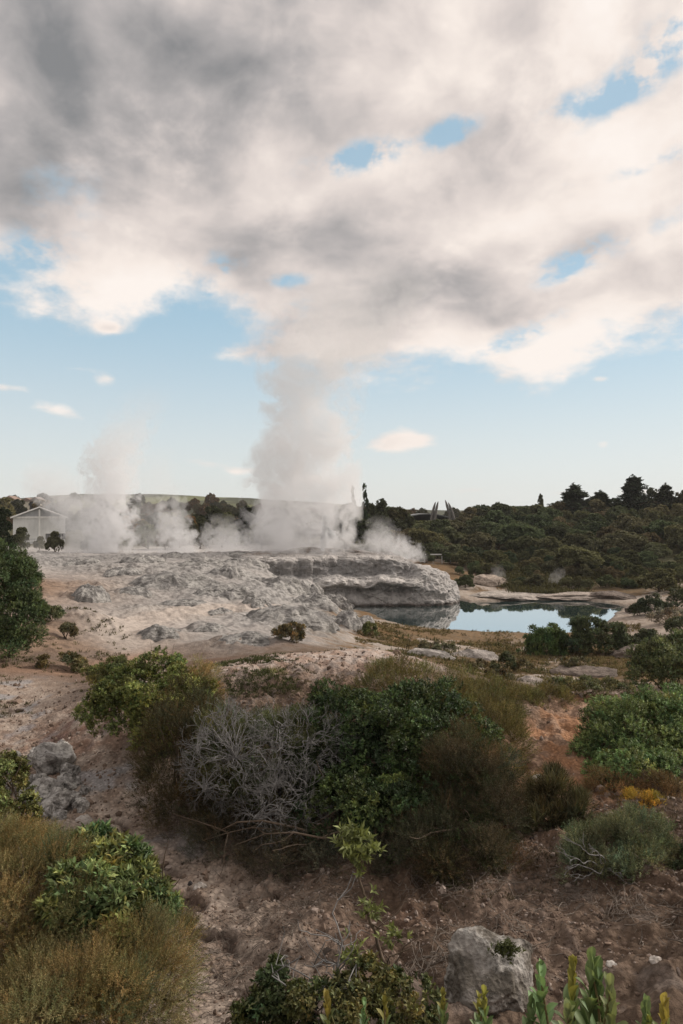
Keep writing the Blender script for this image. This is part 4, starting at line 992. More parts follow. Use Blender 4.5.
def build_rocks():
    x, y, z = P(486, 978, 6.05); zb = gz(x, y)
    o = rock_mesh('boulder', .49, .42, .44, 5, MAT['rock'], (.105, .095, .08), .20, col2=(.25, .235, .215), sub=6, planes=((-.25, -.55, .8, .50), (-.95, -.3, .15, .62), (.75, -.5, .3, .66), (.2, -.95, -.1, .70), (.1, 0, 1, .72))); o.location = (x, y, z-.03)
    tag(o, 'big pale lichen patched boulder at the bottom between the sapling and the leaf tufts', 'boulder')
    c = P(505, 952, 5.74)
    rg = np.random.default_rng(3); pp = c+rg.normal(0, 1, (90, 3))*np.array([.045, .02, .03]); v, f, cc = leaves(pp, np.tile([[.1, -.4, 1.]], (90, 1))+rg.normal(0, .4, (90, 3)), 7, .04, .04, .012, .9, np.tile([[.085, .088, .03]], (90, 1)), rg)
    o2 = mesh_np('moss_tuft', v-c, f, MAT['leaf'], None, True, {'albedo': cc}); o2.location = c; tag(o2, 'small green tuft growing out of the side of the big boulder', 'plant')
    rg = np.random.default_rng(8)
    spots = [(22, 792, 12.6, 20, 'leftmost grey stone of the pale rock pile'), (52, 778, 13.6, 26, 'wide flat stone at the back of the pale rock pile'), (44, 804, 12.2, 22, 'rounded pale stone in the middle of the rock pile'), (68, 800, 12.6, 17, 'grey stone on the gully side of the rock pile'),
             (58, 822, 11.8, 24, 'large pitted stone at the front of the rock pile'), (30, 822, 11.7, 18, 'dark stained stone at the front left of the rock pile'), (80, 822, 11.7, 12, 'small stone fallen from the rock pile into the gully'), (12, 772, 13.8, 17, 'grey stone behind the yellow green shrub'), (62, 762, 14.3, 13, 'small pale stone topping the rock pile'), (36, 770, 14, 15, 'low grey stone at the top of the rock pile'), (40, 790, 12.9, 13, 'knobbly stone wedged behind the rounded middle stone'), (74, 812, 12.1, 12, 'dark knob at the right side of the rock pile'), (46, 832, 11.4, 13, 'low stone at the foot of the rock pile above the khaki shrub'), (70, 786, 13.2, 13, 'upright grey knob at the right back of the rock pile'), (26, 806, 12.2, 12, 'stained knob between the yellow green shrub and the rock pile'), (60, 836, 11.2, 11, 'lowest small stone of the rock pile'), (84, 806, 12.4, 8, 'small grey stone at the right tip of the rock pile')]
    for i, (px, py, d, rp, lab) in enumerate(spots):
        x, y, z = P(px, py, d); k = d/F*rp*.72; g = gz(x, y)
        o = rock_mesh('stone', k, k*rg.uniform(.8, 1.1), k*rg.uniform(.75, 1.0), 40+i, MAT['rock'], (.17, .162, .152), .34, sub=5, col2=(.36, .35, .335)); o.location = (x, y, max(g+k*.3, min(z, g+k*1.1))); o.rotation_euler = (0, 0, rg.uniform(0, 6))
        tag(o, lab, 'stone', 'stones of the pale rock pile by the gully')
    for i, (px, d, rp, lab) in enumerate([(145, 14.2, 6, 'small white stone on the red flank of the mound'), (148, 9.6, 9, 'flat grey slab beside the gully path'), (200, 9.4, 7, 'pale stone on the right side of the gully path'), (470, 13.2, 5, 'small pale stone at the top of the dirt slope'), (537, 12.0, 7, 'pale pink stone where the orange path begins'), (120, 10.6, 9, 'grey stone lying on the left bank of the gully path'), (655, 6.3, 7, 'pale stone low on the right bank'), (612, 6.4, 6, 'small stone on the slope right of the boulder'), (520, 6.9, 6, 'little stone behind the big boulder'), (85, 11.2, 10, 'white stained stone beside the rock pile in the gully')]):
        x, y = wpt(px, d); k = d/F*rp; o = rock_mesh('stone', k, k*.85, k*.6, 70+i, MAT['rock'], (.30, .27, .24), .28, sub=3, col2=(.42, .39, .36)); o.location = (x, y, gz(x, y)+k*.2); o.rotation_euler = (0, 0, rg.uniform(0, 6)); tag(o, lab, 'stone')

def outcrop_mesh(seed):
    """unit outcrop: irregular low dome of rounded lumps with creases, steep at the rim"""
    rg = np.random.default_rng(seed); nr, na = 70, 150; r = (np.linspace(0, 1, nr)**.75)[:, None]; a = (np.arange(na)/na*2*np.pi)[None]
    rim = 1+.5*fbm2(np.cos(a)*1.3+seed, np.sin(a)*1.3, 4); x = (r*rim*np.cos(a)); y = (r*rim*np.sin(a))
    X, Y = x.ravel(), y.ravel(); rr = np.repeat(r, na, 1).ravel()
    h = (1-rr**2)*(.42+.6*fbm2(X*1.3+seed, Y*1.3, 3))+lumps2(X*2.1+seed, Y*2.1, seed)*.36*(1-rr**3)+lumps2(X*5+seed, Y*5, seed+3)*.16*(1-rr**4)+fbm2(X*9, Y*9, 3)*.05-.30*ss(rr, .93, 1)
    X = X+fbm2(X*3+7, h*4, 3)*.07; Y = Y+fbm2(Y*3, h*4+5, 3)*.07
    v = np.stack([X, Y, h], 1); i, j = np.meshgrid(np.arange(nr-1), np.arange(na), indexing='ij'); j2 = (j+1) % na
    f = np.stack([i*na+j, (i+1)*na+j, (i+1)*na+j2, i*na+j2], -1).reshape(-1, 4)
    w = ss(fbm2(X*2.2+3, Y*2.2+seed, 4), -.12, .22)[:, None]; w2 = ss(fbm2(X*4+13, Y*4, 4), .12, .35)[:, None]
    c = np.array([[.40, .39, .37]])*(1-w)+np.array([[.235, .228, .22]])*w; c = c*(1-w2)+np.array([[.19, .185, .175]])*w2
    return mesh_np('sinter_outcrop', v, f, MAT['outcrop'], None, True, {'albedo': c})

def build_outcrops():
    rg = np.random.default_rng(21)
    src = [outcrop_mesh(100+7*i) for i in range(6)]
    # (picture column of the middle, picture row of the foot, width, height)
    sp = OUTC
    for i, (px, py, wp, hp) in enumerate(sp):
        o = src[i] if i < 6 else src[i % 6].copy()
        if i >= 6: COL.objects.link(o)
        d = OUTD[i]; x, y = wpt(px, d)
        k = d/F; sx = wp*k*.56; sz = hp*k*rg.uniform(.55, .75)
        o.scale = (sx*rg.uniform(.95, 1.1), sx*rg.uniform(.7, 1.0), sz); o.rotation_euler = (rg.normal(0, .05), rg.normal(0, .05), rg.uniform(0, 6.28)); o.location = (x, y+sx*.6, gz(x, y+sx*.3)-sz*.30)
        tag(o, 'rough grey sinter knob standing out of the pale geyser flat', 'rock', 'sinter knobs on the geyser flat')
    # ledges by the pool and on the near shore
    for i, (px, d, rx, rz, lab, c) in enumerate([(588, 33, 34, 9, 'long brown layered ledge below the wide dark bush', (.20, .165, .14)), (470, 40, 30, 6, 'pale sloping slab on the near shore of the pool', (.34, .31, .285)), (640, 42, 26, 9, 'grey brown rock hump on the right bank below the shrubs', (.21, .175, .15)), (470, 60.0, 9, 3, 'small grey rock among the dry grass by the pool', (.27, .24, .21)), (612, 78, 24, 3.5, 'dark flat rock shelf at the far right end of the pool', (.16, .13, .11)), (640, 66, 14, 5, 'dark rock point at the right tip of the pool', (.13, .105, .09)), (505, 80, 40, 2.2, 'pale shelf along the far shore of the pool', (.40, .36, .32)), (570, 79.5, 36, 2.0, 'lower pale shelf along the far shore towards the right', (.36, .31, .27)), (490, 88, 20, 6, 'pale earth bank with a hollow beyond the pool', (.36, .30, .25)), (530, 28, 20, 5, 'pale ledge just beyond the low dark shrub', (.34, .30, .27)), (430, 33, 24, 6, 'whitish slab beyond the top of the mound', (.36, .335, .31))]):
        x, y = wpt(px, d); k = d/F
        o = rock_mesh('rock_ledge', rx*k, rx*k*.8, rz*k*1.5, 140+i, MAT['outcrop'], c, .25, sub=5, col2=tuple(q*.75 for q in c)); o.location = (x, y, gz(x, y)-.02); o.rotation_euler = (0, 0, rg.normal(0, .1)); tag(o, lab, 'rock')

# ---- loose cover
def build_gravel():
    rg = np.random.default_rng(77); n = 26000
    import bmesh
    bm = bmesh.new(); bmesh.ops.create_icosphere(bm, subdivisions=1, radius=1.0); v0 = np.array([q.co[:] for q in bm.verts]); f0 = np.array([[q.index for q in fc.verts] for fc in bm.faces]); bm.free()
    py = rg.uniform(690, 1060, n); px = rg.uniform(-30, 715, n)
    d = 3.4+(F*5/(py-CY)-3.4)*1.0; d = d*rg.uniform(.9, 1.12, n)
    x = (px-CX)/F*d; y = d
    keep = (fbm2(x*.8, y*.8, 3)+rg.normal(0, .2, n) > -.12) & (np.exp(-(path_d(x, y, CLAY)/.75)**2) < rg.uniform(.1, .9, n)); x, y, d = x[keep], y[keep], d[keep]; n = len(x)
    z = height(x, y)
    s = d/F*np.clip(rg.lognormal(-.2, .6, n), .3, 4.2)
    V = v0[None]*(1+rg.normal(0, .22, (n, len(v0), 1)))*s[:, None, None]*rg.uniform(.6, 1.3, (n, 1, 3))+np.stack([x, y, z+s*.2], 1)[:, None]
    Fc = (f0[None]+(np.arange(n)*len(v0))[:, None, None]).reshape(-1, 3)
    base = np.where(rg.random((n, 1)) < .3, np.array([[.26, .215, .185]]), np.array([[.15, .11, .085]]))*(1+rg.normal(0, .25, (n, 1)))
    C = np.repeat(base[:, None], len(v0), 1).reshape(-1, 3)
    tag(mesh_np('gravel', V.reshape(-1, 3), Fc, MAT['pebble'], None, False, {'albedo': C.clip(.04, .6)}), kind='stuff')

def build_grass():
    rg = np.random.default_rng(55)
    # dry grass round the pool and litter / thin scrub on the mound
    pts = []; cols = []; size = []
    def add(n, pxr, dr, fmask, col, s, cjit=.25):
        px = rg.uniform(*pxr, n); d = np.exp(rg.uniform(math.log(dr[0]), math.log(dr[1]), n)); x = (px-CX)/F*d; y = d
        k = fmask(x, y); x, y = x[k], y[k]
        z = height(x, y); pts.append(np.stack([x, y, z], 1)); cols.append(np.array(col)[None]*(1+rg.normal(0, cjit, (len(x), 1))).clip(.4, 1.8)); size.append(np.full(len(x), s)*(y*.7/30+.3)*rg.uniform(.6, 1.3, len(x)))
    nz = lambda x, y, f, s=0: fbm2(x*f+s, y*f, 3)+rg.normal(0, .1, len(x))
    add(14000, (355, 640), (30, 58), lambda x, y: (nz(x, y, .22) > .06) & (pool_sd(x, y) > .5), (.20, .145, .08), .15)
    add(3000, (390, 690), (22, 50), lambda x, y: (nz(x, y, .3, 7) > .1) & (pool_sd(x, y) > 1), (.09, .085, .04), .22)
    add(5000, (90, 420), (15.0, 23), lambda x, y: (nz(x, y, .6, 3) > .16) & (np.maximum(spot(x, y, 330, 20, 2.8, 2.6), spot(x, y, 220, 19, 2.6, 2.2)) < .45), (.12, .09, .055), .14)
    add(2600, (200, 300), (15.5, 20), lambda x, y: nz(x, y, .6, 13) > .0, (.085, .085, .04), .14)
    add(3000, (-20, 130), (17, 34), lambda x, y: nz(x, y, .5, 23) > .2, (.115, .095, .05), .16)
    add(4000, (430, 700), (8, 13.5), lambda x, y: (nz(x, y, .7, 33) > .17) & (path_d(x, y, CLAY) > .9), (.10, .075, .048), .13)
    add(7000, (500, 720), (80, 105), lambda x, y: (nz(x, y, .1, 43) > .0) & (pool_sd(x, y) > 2.5), (.10, .085, .045), .34)
    p = np.concatenate(pts); c = np.concatenate(cols); s = np.concatenate(size); V, Fc, C = [], [], []; n0 = 0
    dr = unit(rg.normal(0, .35, (len(p), 3))+np.array([0, 0, 1.]))
    for q0, q1 in ((0, .15), (.15, .22), (.22, .6)):
        pass
    # blades scaled per tuft
    k = 9; n = len(p); ph = rg.random((n, k))*6.28; tl = rg.uniform(.15, .9, (n, k)); L = s[:, None]*rg.uniform(.5, 1.2, (n, k)); W = L*.055+.0022*p[:, 1:2]*.35
    ld = np.stack([np.cos(ph)*np.sin(tl), np.sin(ph)*np.sin(tl), np.cos(tl)], -1); sd = np.stack([-np.sin(ph), np.cos(ph), 0*ph], -1)
    b = p[:, None]+rg.normal(0, .25, (n, k, 3))*np.array([1, 1, 0])*s[:, None, None]-np.array([0, 0, .02]); m = b+ld*L[..., None]*.55; e = b+ld*L[..., None]-np.array([0, 0, 1.])*L[..., None]*.12
    V = np.stack([b-sd*W[..., None]*.5, m-sd*W[..., None]*.4, e, m+sd*W[..., None]*.4], 2).reshape(-1, 3)
    C = np.repeat((c[:, None]*(1+rg.normal(0, .2, (n, k, 1)))).reshape(-1, 1, 3), 4, 1).reshape(-1, 3).clip(.01, .5)
    tag(mesh_np('dry_grass', V, np.arange(len(V)).reshape(-1, 4), MAT['straw'], None, True, {'albedo': C}), kind='stuff')
    # fallen twigs and litter below the bushes
    n = 5200; px = rg.uniform(160, 690, n); py = rg.uniform(800, 1010, n); d = F*4.75/(py-CY); x = (px-CX)/F*d; y = d; kk = nz(x, y, .6, 51) > -.05; x, y = x[kk], y[kk]; z = height(x, y); n = len(x)
    an = rg.random(n)*6.28; L = rg.uniform(.05, .26, n); dirs = np.stack([np.cos(an), np.sin(an), rg.normal(.1, .25, n)], 1)
    a = np.stack([x, y, z+.015], 1); pth = a[:, None]+dirs[:, None]*(L[:, None]*np.linspace(0, 1, 4)[None])[..., None]+rg.normal(0, .012, (n, 4, 3)); 
    zz = height(pth[..., 0].ravel(), pth[..., 1].ravel()).reshape(n, 4); pth[..., 2] = np.maximum(pth[..., 2], zz+.004)
    v, f = tubes(list(pth), [np.array([.005, .0045, .004, .002])*q for q in rg.uniform(.5, 1.2, n)], 3)
    tag(mesh_np('fallen_twigs', v, f, MAT['litter'], None, True), kind='stuff')

def build_cover_mats():
    m, t, b = new_mat('pebble'); c = attr(t, 'albedo'); t.links.new(c.k, b.inputs['Base Color']); b.inputs['Roughness'].default_value = .92; MAT['pebble'] = m
    MAT['litter'] = mat_bark('twig_litter', (.10, .08, .065), (.22, .19, .16), 3)
# ------------------------------------------------------------------ far vegetation
def far_crown(kind, seed):
    """crown and trunk meshes of a unit tree (radius about 1), base at the origin"""
    rg = np.random.default_rng(seed); lob = []
    if kind == 'dome':
        for i in range(rg.integers(4, 7)):
            a = rg.random()*6.28; r = rg.uniform(.15, .55); lob.append(((math.cos(a)*r, math.sin(a)*r, rg.uniform(.75, 1.1)), (rg.uniform(.42, .62), rg.uniform(.42, .62), rg.uniform(.26, .40))))
        lob.append(((0, 0, .55), (.75, .75, .5)))
    elif kind == 'round':
        lob = [((0, 0, .62), (.8, .8, .6))]
        for i in range(5): a = rg.random()*6.28; lob.append(((math.cos(a)*.45, math.sin(a)*.45, rg.uniform(.5, 1.0)), (.5, .5, .42)))
    elif kind == 'tall':
        for i in range(8): a = rg.random()*6.28; zz = rg.uniform(.8, 2.5); r = rg.uniform(.1, .55)*(1.2-.3*zz); lob.append(((math.cos(a)*r, math.sin(a)*r, zz), (rg.uniform(.35, .55), rg.uniform(.35, .55), rg.uniform(.30, .5))))
        lob.append(((0, 0, 1.4), (.55, .55, .9)))
    elif kind == 'poplar':
        lob = [((0, 0, 1.5), (.32, .32, 1.4)), ((.05, 0, 2.3), (.26, .26, .8)), ((-.06, .03, .9), (.38, .38, .7))]
    if kind == 'conifer':
        p, d = [], []
        H = 3.2
        for t in range(210):
            z = .3+(H-.35)*rg.random()**1.15; r = (1.0*(1-z/H)**1.05+.05)*rg.uniform(.55, 1.15)*(1+.18*math.sin(z*7+seed)); a = rg.random()*6.28; m = 8; rr = np.linspace(.1, 1, m)*r
            q = np.stack([np.cos(a)*rr, np.sin(a)*rr, z-.10*rr+.28*rr**2], 1)+rg.normal(0, .035, (m, 3)); p.append(q); d.append(np.tile([[math.cos(a)*.7, math.sin(a)*.7, .8]], (m, 1)))
        p.append(np.array([[rg.normal(0, .02), rg.normal(0, .02), H-.5+.055*k] for k in range(12)])); d.append(np.tile([[0, 0, 1.]], (12, 1)))
        p = np.concatenate(p); d = unit(np.concatenate(d)+rg.normal(0, .3, (sum(len(q) for q in d), 3)))
    else:
        n = {'dome': 2200, 'round': 1900, 'tall': 2200, 'poplar': 1100}[kind]
        p, d = lobe_points(lob, n, rg, .2, 1.8, .25, .05, clump=.17); d = unit(d+np.array([0, 0, .5])+rg.normal(0, .3, d.shape))
    c = np.ones((len(p), 3))*(1+rg.normal(0, .2, (len(p), 1))+.35*fbm3(p*2.0+seed, 3)[:, None]).clip(.4, 1.7)
    v, f, cc = leaves(p, d, 5, .10, .115, .075, 1.0, c, rg, jit=.15)
    v2, f2 = None, None
    pa, ra = [wander(np.array([0, 0, -.25]), np.array([0, 0, .8 if kind in ('dome', 'round') else 2.2]), 7, .12, rg)], [np.linspace(.09, .03, 7)]
    for i in range(7):
        o = pa[0][rg.integers(2, 6)]; a = rg.random()*6.28; pa.append(wander(o, o+np.array([math.cos(a)*.5, math.sin(a)*.5, rg.uniform(.2, .5)]), 5, .4, rg)); ra.append(np.linspace(.035, .012, 5))
    tv, tf = tubes(pa, ra, 5)
    return (v, f, cc), (tv, tf)

FAR = {}
def far_proto(kind, col, seed):
    (v, f, cc), (tv, tf) = far_crown(kind, seed)
    cr = mesh_np('crown', v, f, MAT['far'], None, True, {'albedo': (cc*np.array(col)[None]).clip(.004, .5)}); tr = mesh_np('trunk', tv, tf, MAT['bark'])
    for o in (cr, tr): COL.objects.unlink(o)
    return cr, tr

def plant(proto, name, x, y, sx, sz, label, cat, group=None, rot=0.0, sink=.1):
    r = empty(name, (x, y, gz(x, y)-sink), label, cat, group); r.rotation_euler = (0, 0, rot); r.scale = (sx, sx, sz)
    for o in proto:
        c = o.copy(); COL.objects.link(c); c.parent = r
    return r

def build_forest():
    rg = np.random.default_rng(9)
    cols = {'a': (.105, .118, .066), 'b': (.135, .14, .082), 'c': (.075, .088, .055), 'd': (.15, .138, .088), 'e': (.14, .155, .086)}
    pro = [(far_proto('dome', cols['a'], 1), 'dome'), (far_proto('dome', cols['b'], 2), 'dome'), (far_proto('dome', cols['c'], 3), 'dome'), (far_proto('dome', cols['d'], 4), 'dome'), (far_proto('dome', cols['e'], 7), 'dome'),
           (far_proto('round', cols['a'], 5), 'round'), (far_proto('round', cols['e'], 6), 'round'), (far_proto('round', cols['d'], 8), 'round'), (far_proto('round', (.15, .14, .09), 12), 'round')]
    con = [far_proto('conifer', (.045, .056, .038), 21), far_proto('conifer', (.05, .06, .038), 22)]
    tal = [far_proto('tall', (.06, .072, .044), 31), far_proto('tall', (.072, .078, .044), 32), far_proto('tall', (.20, .13, .06), 33), far_proto('tall', (.16, .15, .07), 34)]
    pop = far_proto('poplar', (.055, .068, .042), 41)
    placed = []
    def free(x, y, r):
        for a, b, c in placed:
            if (a-x)**2+(b-y)**2 < (.62*(r+c))**2: return False
        return True
    # slope beyond the pool: umbrella bushes, larger with distance
    n = 0
    for k in range(9000):
        px = rg.uniform(352, 735); d = math.exp(rg.uniform(math.log(97), math.log(205))); x, y = wpt(px, d)
        if d < 112 and px < 470: 
            if d < 100: continue
        if 398 < px < 462 and d > 175: continue
        r = rg.uniform(2.0, 3.9)*(.75+.25*min(d, 170)/130)
        if d < 112: r = rg.uniform(1.1, 1.9)
        if not free(x, y, r): continue
        hz = r*rg.uniform(1.05, 1.4)*(1.0 if d > 140 else .8); sky_y = np.interp(px, [352, 396, 402, 462, 468, 540, 560, 740], [508, 511, 523, 523, 510, 508, 505, 504])
        g0 = gz(x, y); top = CAMZ-(sky_y-CY)/F*d-g0
        if 430 < px < 650: top = min(top, 96*d/F-10-g0)      # low enough to leave the sky mirrored in the pool
        hz = min(hz, top/1.35)
        if hz < .55: continue
        placed.append((x, y, r)); pr, kd = pro[rg.choice(9, p=[.2, .17, .14, .11, .15, .09, .06, .05, .03])]
        plant(pr, 'forest_bush', x, y, r*1.05, hz, 'rounded dark green bush in the dense wood on the slope beyond the pool', 'bush', 'bushes of the wood beyond the pool', rg.random()*6.28); n += 1
        if n >= 235: break
    # scrub on the low ground between the pool and the wood
    n = 0
    for k in range(5000):
        px = rg.uniform(455, 730); d = rg.uniform(82.5, 99); x, y = wpt(px, d)
        if pool_sd(np.array([x]), np.array([y]))[0] < 2.6: continue
        if px < 556 and d < 93 and rg.random() < .8: continue
        r = rg.uniform(.5, 1.15)
        if not free(x, y, r*1.1): continue
        placed.append((x, y, r)); pr, kd = pro[rg.choice([0, 1, 4, 6, 7, 8])]
        plant(pr, 'shore_bush', x, y, r*1.1, max(.3, min(r*rg.uniform(.9, 1.25), (95*d/F-10-gz(x, y))/1.3)), 'low bush on the bare ground between the pool and the wood', 'bush', 'low bushes behind the far shore', rg.random()*6.28, .05); n += 1
        if n >= 62: break
    for px, d, r, lab in ((580, 98, 3.3, 'big domed bush standing alone right behind the far shore of the pool'), (466, 84, 1.3, 'dark bush at the right foot of the sinter mound'), (660, 80, 2.2, 'domed bush right of the pool end by the picture edge'), (520, 88, .9, 'small bush by the pale hollow beyond the pool')):
        x, y = wpt(px, d); plant(pro[4 if r > 3 else 0][0], 'shore_bush', x, y, r, r*.82, lab, 'bush')
    def tree(pr, px, top, d, wpx, H, lab, grp=None, name='tree'):
        x, y = wpt(px, d); z0 = gz(x, y)-.1; zt = CAMZ-(top-CY)/F*d; sz = (zt-z0)/H; sx = wpx/F*d*.5
        plant(pr, name, x, y, sx, sz, lab, 'tree', grp, rg.random()*6.28)
    for a in ((con[0], 574, 485, 165, 66, 3.3, 'bushy dark conifer, leftmost of the pointed trees on the skyline', None, 'conifer'), (con[1], 601, 492, 165, 64, 3.3, 'broad short conifer between the bushy conifer and the tallest spire', None, 'conifer'), (con[0], 634, 477, 165, 60, 3.3, 'tall spire topped conifer, highest tree on the skyline', None, 'conifer'),
              (con[1], 666, 485, 165, 50, 3.3, 'slim pointed conifer near the right edge of the skyline', None, 'conifer'), (tal[0], 655, 490, 170, 26, 2.9, 'open crowned tree left of the slim conifer near the right edge'), (tal[1], 685, 488, 165, 24, 2.9, 'dark tree cut by the right edge on the skyline'), (tal[0], 541, 496, 175, 9, 2.9, 'thin wispy tree left of the bushy conifer'),
              (tal[1], 560, 500, 175, 22, 2.9, 'leafy tree at the left shoulder of the bushy conifer'), (tal[0], 618, 500, 170, 26, 2.9, 'leafy tree left of the highest conifer'), (tal[1], 480, 505, 180, 26, 2.9, 'round headed tree right of the leaning carved posts'), (tal[0], 503, 505, 180, 30, 2.9, 'broad tree on the low skyline between posts and conifers'), (tal[1], 525, 507, 180, 24, 2.9, 'low tree on the skyline right of the broad tree'),
              (tal[0], 590, 500, 180, 30, 2.9, 'dark tree filling the gap behind the two left conifers'), (tal[1], 645, 497, 180, 30, 2.9, 'dark tree behind the highest conifer'), (tal[0], 672, 498, 185, 34, 2.9, 'dark tree behind the slim conifer'),
              (pop, 353, 492, 122, 12, 2.9, 'left one of two narrow poplars right of the steam column', None, 'poplar'), (pop, 365, 490, 124, 14, 2.9, 'right one of two narrow poplars beside the steam column', None, 'poplar'), (tal[0], 378, 502, 120, 28, 2.9, 'rounded dark tree below the two poplars'), (tal[1], 396, 505, 125, 32, 2.9, 'rounded tree left of the grey roof'), (tal[0], 345, 506, 115, 34, 2.9, 'dark tree half hidden by the right side of the steam column'),
              (con[0], 246, 507, 108, 60, 3.3, 'layered dark conifer at the left edge of the steam column', None, 'conifer'), (tal[0], 213, 508, 118, 30, 2.9, 'dark tree left of the layered conifer'), (tal[1], 197, 513, 116, 30, 2.9, 'olive tree among the drifting steam left of the dark tree'), (tal[2], 190, 516, 112, 18, 2.9, 'rusty autumn tree left of the olive tree'), (tal[3], 168, 512, 118, 24, 2.9, 'yellowish tree behind the middle steam jet'),
              (tal[2], 132, 516, 116, 26, 2.9, 'reddish brown tree right of the tall left steam jet'), (tal[3], 143, 520, 112, 22, 2.9, 'yellow tree beside the reddish brown tree'), (tal[0], 155, 514, 122, 26, 2.9, 'dark tree between the yellow tree and the middle jet'), (tal[1], 112, 514, 125, 34, 2.9, 'dark tree behind the tall left steam jet'), (tal[0], 85, 512, 140, 34, 2.9, 'dark tree right of the white shed in the steam'), (tal[3], 226, 512, 125, 26, 2.9, 'faded olive tree behind the layered conifer'), (tal[1], 270, 512, 120, 40, 2.9, 'dark tree hidden in the left part of the steam column'), (tal[0], 310, 514, 125, 50, 2.9, 'dark tree behind the steam column'),
              (tal[0], 2, 511, 70, 26, 2.9, 'dark tree at the left edge beside the white shed'), (tal[1], 66, 510, 150, 26, 2.9, 'tree behind the right corner of the white shed'), (tal[3], 4, 497, 230, 26, 2.9, 'tree on the hill at the left edge above the shed'), (tal[0], 18, 501, 240, 26, 2.9, 'olive tree on the hill above the white shed'), (tal[2], 42, 500, 240, 24, 2.9, 'brownish tree on the hill right of the houses'), (tal[1], 56, 501, 230, 26, 2.9, 'dark tree on the hill above the right shed corner')):
        tree(*a)
    for px, d, r, lab in ((21, 90, 1.3, 'dark bush in front of the left wall of the shed'), (55, 84, 1.15, 'brown green bush in front of the right wall of the shed'), (40, 92, .8, 'little bush between the two bushes before the shed'), (88, 88, .9, 'low bush in the steam right of the shed')):
        x, y = wpt(px, d); plant(pro[7 if px == 55 else 0][0], 'bush', x, y, r, r*1.5, lab, 'bush')
    # steaming ground scrub left of the mound
    for px, d, r, lab in ((222, 98, 2.0, 'bush in the steam at the foot of the layered conifer'), (180, 100, 2.2, 'bush at the foot of the rusty tree'), (148, 99, 2.0, 'bush behind the steaming edge of the flat'), (118, 102, 2.0, 'bush veiled by the tall left steam jet'), (200, 97, 1.4, 'small bush in front of the rusty tree'), (262, 100, 2.2, 'bush swallowed by the left foot of the steam column'), (165, 96, 1.2, 'pale scrub by the middle steam jet'), (100, 98, 1.4, 'scrub between two steam jets')):
        x, y = wpt(px, d); plant(pro[int(rg.integers(0, 8))][0], 'bush', x, y, r, r*1.3, lab, 'bush')
    # the wood beyond the flat and along the foot of the hill reads as one mass
    (v, f, cc), _ = far_crown('dome', 51); V, Fc, C = [], [], []; n0 = 0
    for k in range(260):
        px = rg.uniform(-120, 420) if k < 190 else rg.uniform(380, 760); d = rg.uniform(215, 430); x, y = wpt(px, d); s = rg.uniform(3, 5.5); z = hill_z(x, y)-1
        kk = rg.random(len(v)//4) < .35; kk = np.repeat(kk, 4); vv = v[kk]; a = rg.random()*6.28; q = np.stack([vv[:, 0]*math.cos(a)-vv[:, 1]*math.sin(a), vv[:, 0]*math.sin(a)+vv[:, 1]*math.cos(a), vv[:, 2]], 1)*s*np.array([1, 1, rg.uniform(.8, 1.3)])
        q = q*1.0+np.array([x, y, z]); col = np.array([(.05, .055, .03), (.075, .07, .035), (.04, .048, .028), (.09, .065, .035)][rg.integers(4)]); V.append(q); C.append(cc[kk]*col); m = len(q); Fc.append(np.arange(m).reshape(-1, 4)+n0); n0 += m
    tag(mesh_np('distant_wood', np.concatenate(V), np.concatenate(Fc), MAT['far'], None, True, {'albedo': np.concatenate(C).clip(.005, .4)}), kind='stuff')

def hill_z(x, y):
    x = np.asarray(x, float); y = np.asarray(y, float)
    z = 4+14.5*np.exp(-((x+190)/190)**2)*ss(y, 280, 560)+9*ss(y, 260, 700)+2.5*fbm2(x*.012, y*.012, 3)*ss(y, 250, 400)
    z = z-1.5-6*ss(x, -40, 80)*ss(y, 250, 500)+ 6*np.exp(-((x-130)/160)**2)*ss(y, 500, 900)
    return z

def build_hill():
    xs = np.linspace(-700, 900, 200); ys = np.linspace(215, 1400, 120); X, Y = np.meshgrid(xs, ys); Z = hill_z(X, Y); Z = np.where(Y < 235, 2.0, Z)-.8*(Y < 260)
    n = len(xs); i, j = np.meshgrid(np.arange(len(ys)-1), np.arange(n-1), indexing='ij'); f = np.stack([i*n+j, i*n+j+1, (i+1)*n+j+1, (i+1)*n+j], -1).reshape(-1, 4)
    v = np.stack([X.ravel(), Y.ravel(), Z.ravel()], 1); k = ss(fbm2(v[:, 0]*.012+3, v[:, 1]*.008, 3), .08, .2)[:, None]
    c = np.array([[.05, .055, .03]])*(1-k)+np.array([[.13, .14, .065]])*k
    m, t, b = new_mat('hill_pasture'); ca = attr(t, 'albedo'); p = geo(t); nn = noise(p, .12, 5, .6)+.5; t.links.new(mulc(t, ca, vec(t, nn, nn, nn)).k, b.inputs['Base Color']); b.inputs['Roughness'].default_value = .95
    tag(mesh_np('hills', v, f, m, attrs={'albedo': c}), kind='structure')

# ------------------------------------------------------------------ buildings
def box(V, Fc, x0, x1, y0, y1, z0, z1):
    n = sum(len(q) for q in V); V.append(np.array([[x, y, z] for z in (z0, z1) for y in (y0, y1) for x in (x0, x1)], float))
    Fc.append(np.array([[0, 2, 3, 1], [4, 5, 7, 6], [0, 1, 5, 4], [2, 6, 7, 3], [0, 4, 6, 2], [1, 3, 7, 5]])+n)
def prism(V, Fc, pts, y0, y1):
    """closed prism: outline (x, z) extruded from y0 to y1, triangulated as a fan"""
    n = sum(len(q) for q in V); m = len(pts); V.append(np.array([[x, y, z] for y in (y0, y1) for x, z in pts], float))
    q = [[i, (i+1) % m, m+(i+1) % m, m+i] for i in range(m)]
    if m == 3: tr = [[0, 2, 1], [3, 4, 5]]
    else: tr = [[0, i+1, i] for i in range(1, m-1)]+[[m, m+i, m+i+1] for i in range(1, m-1)]
    Fc.append((np.array(q)+n, np.array(tr)+n))
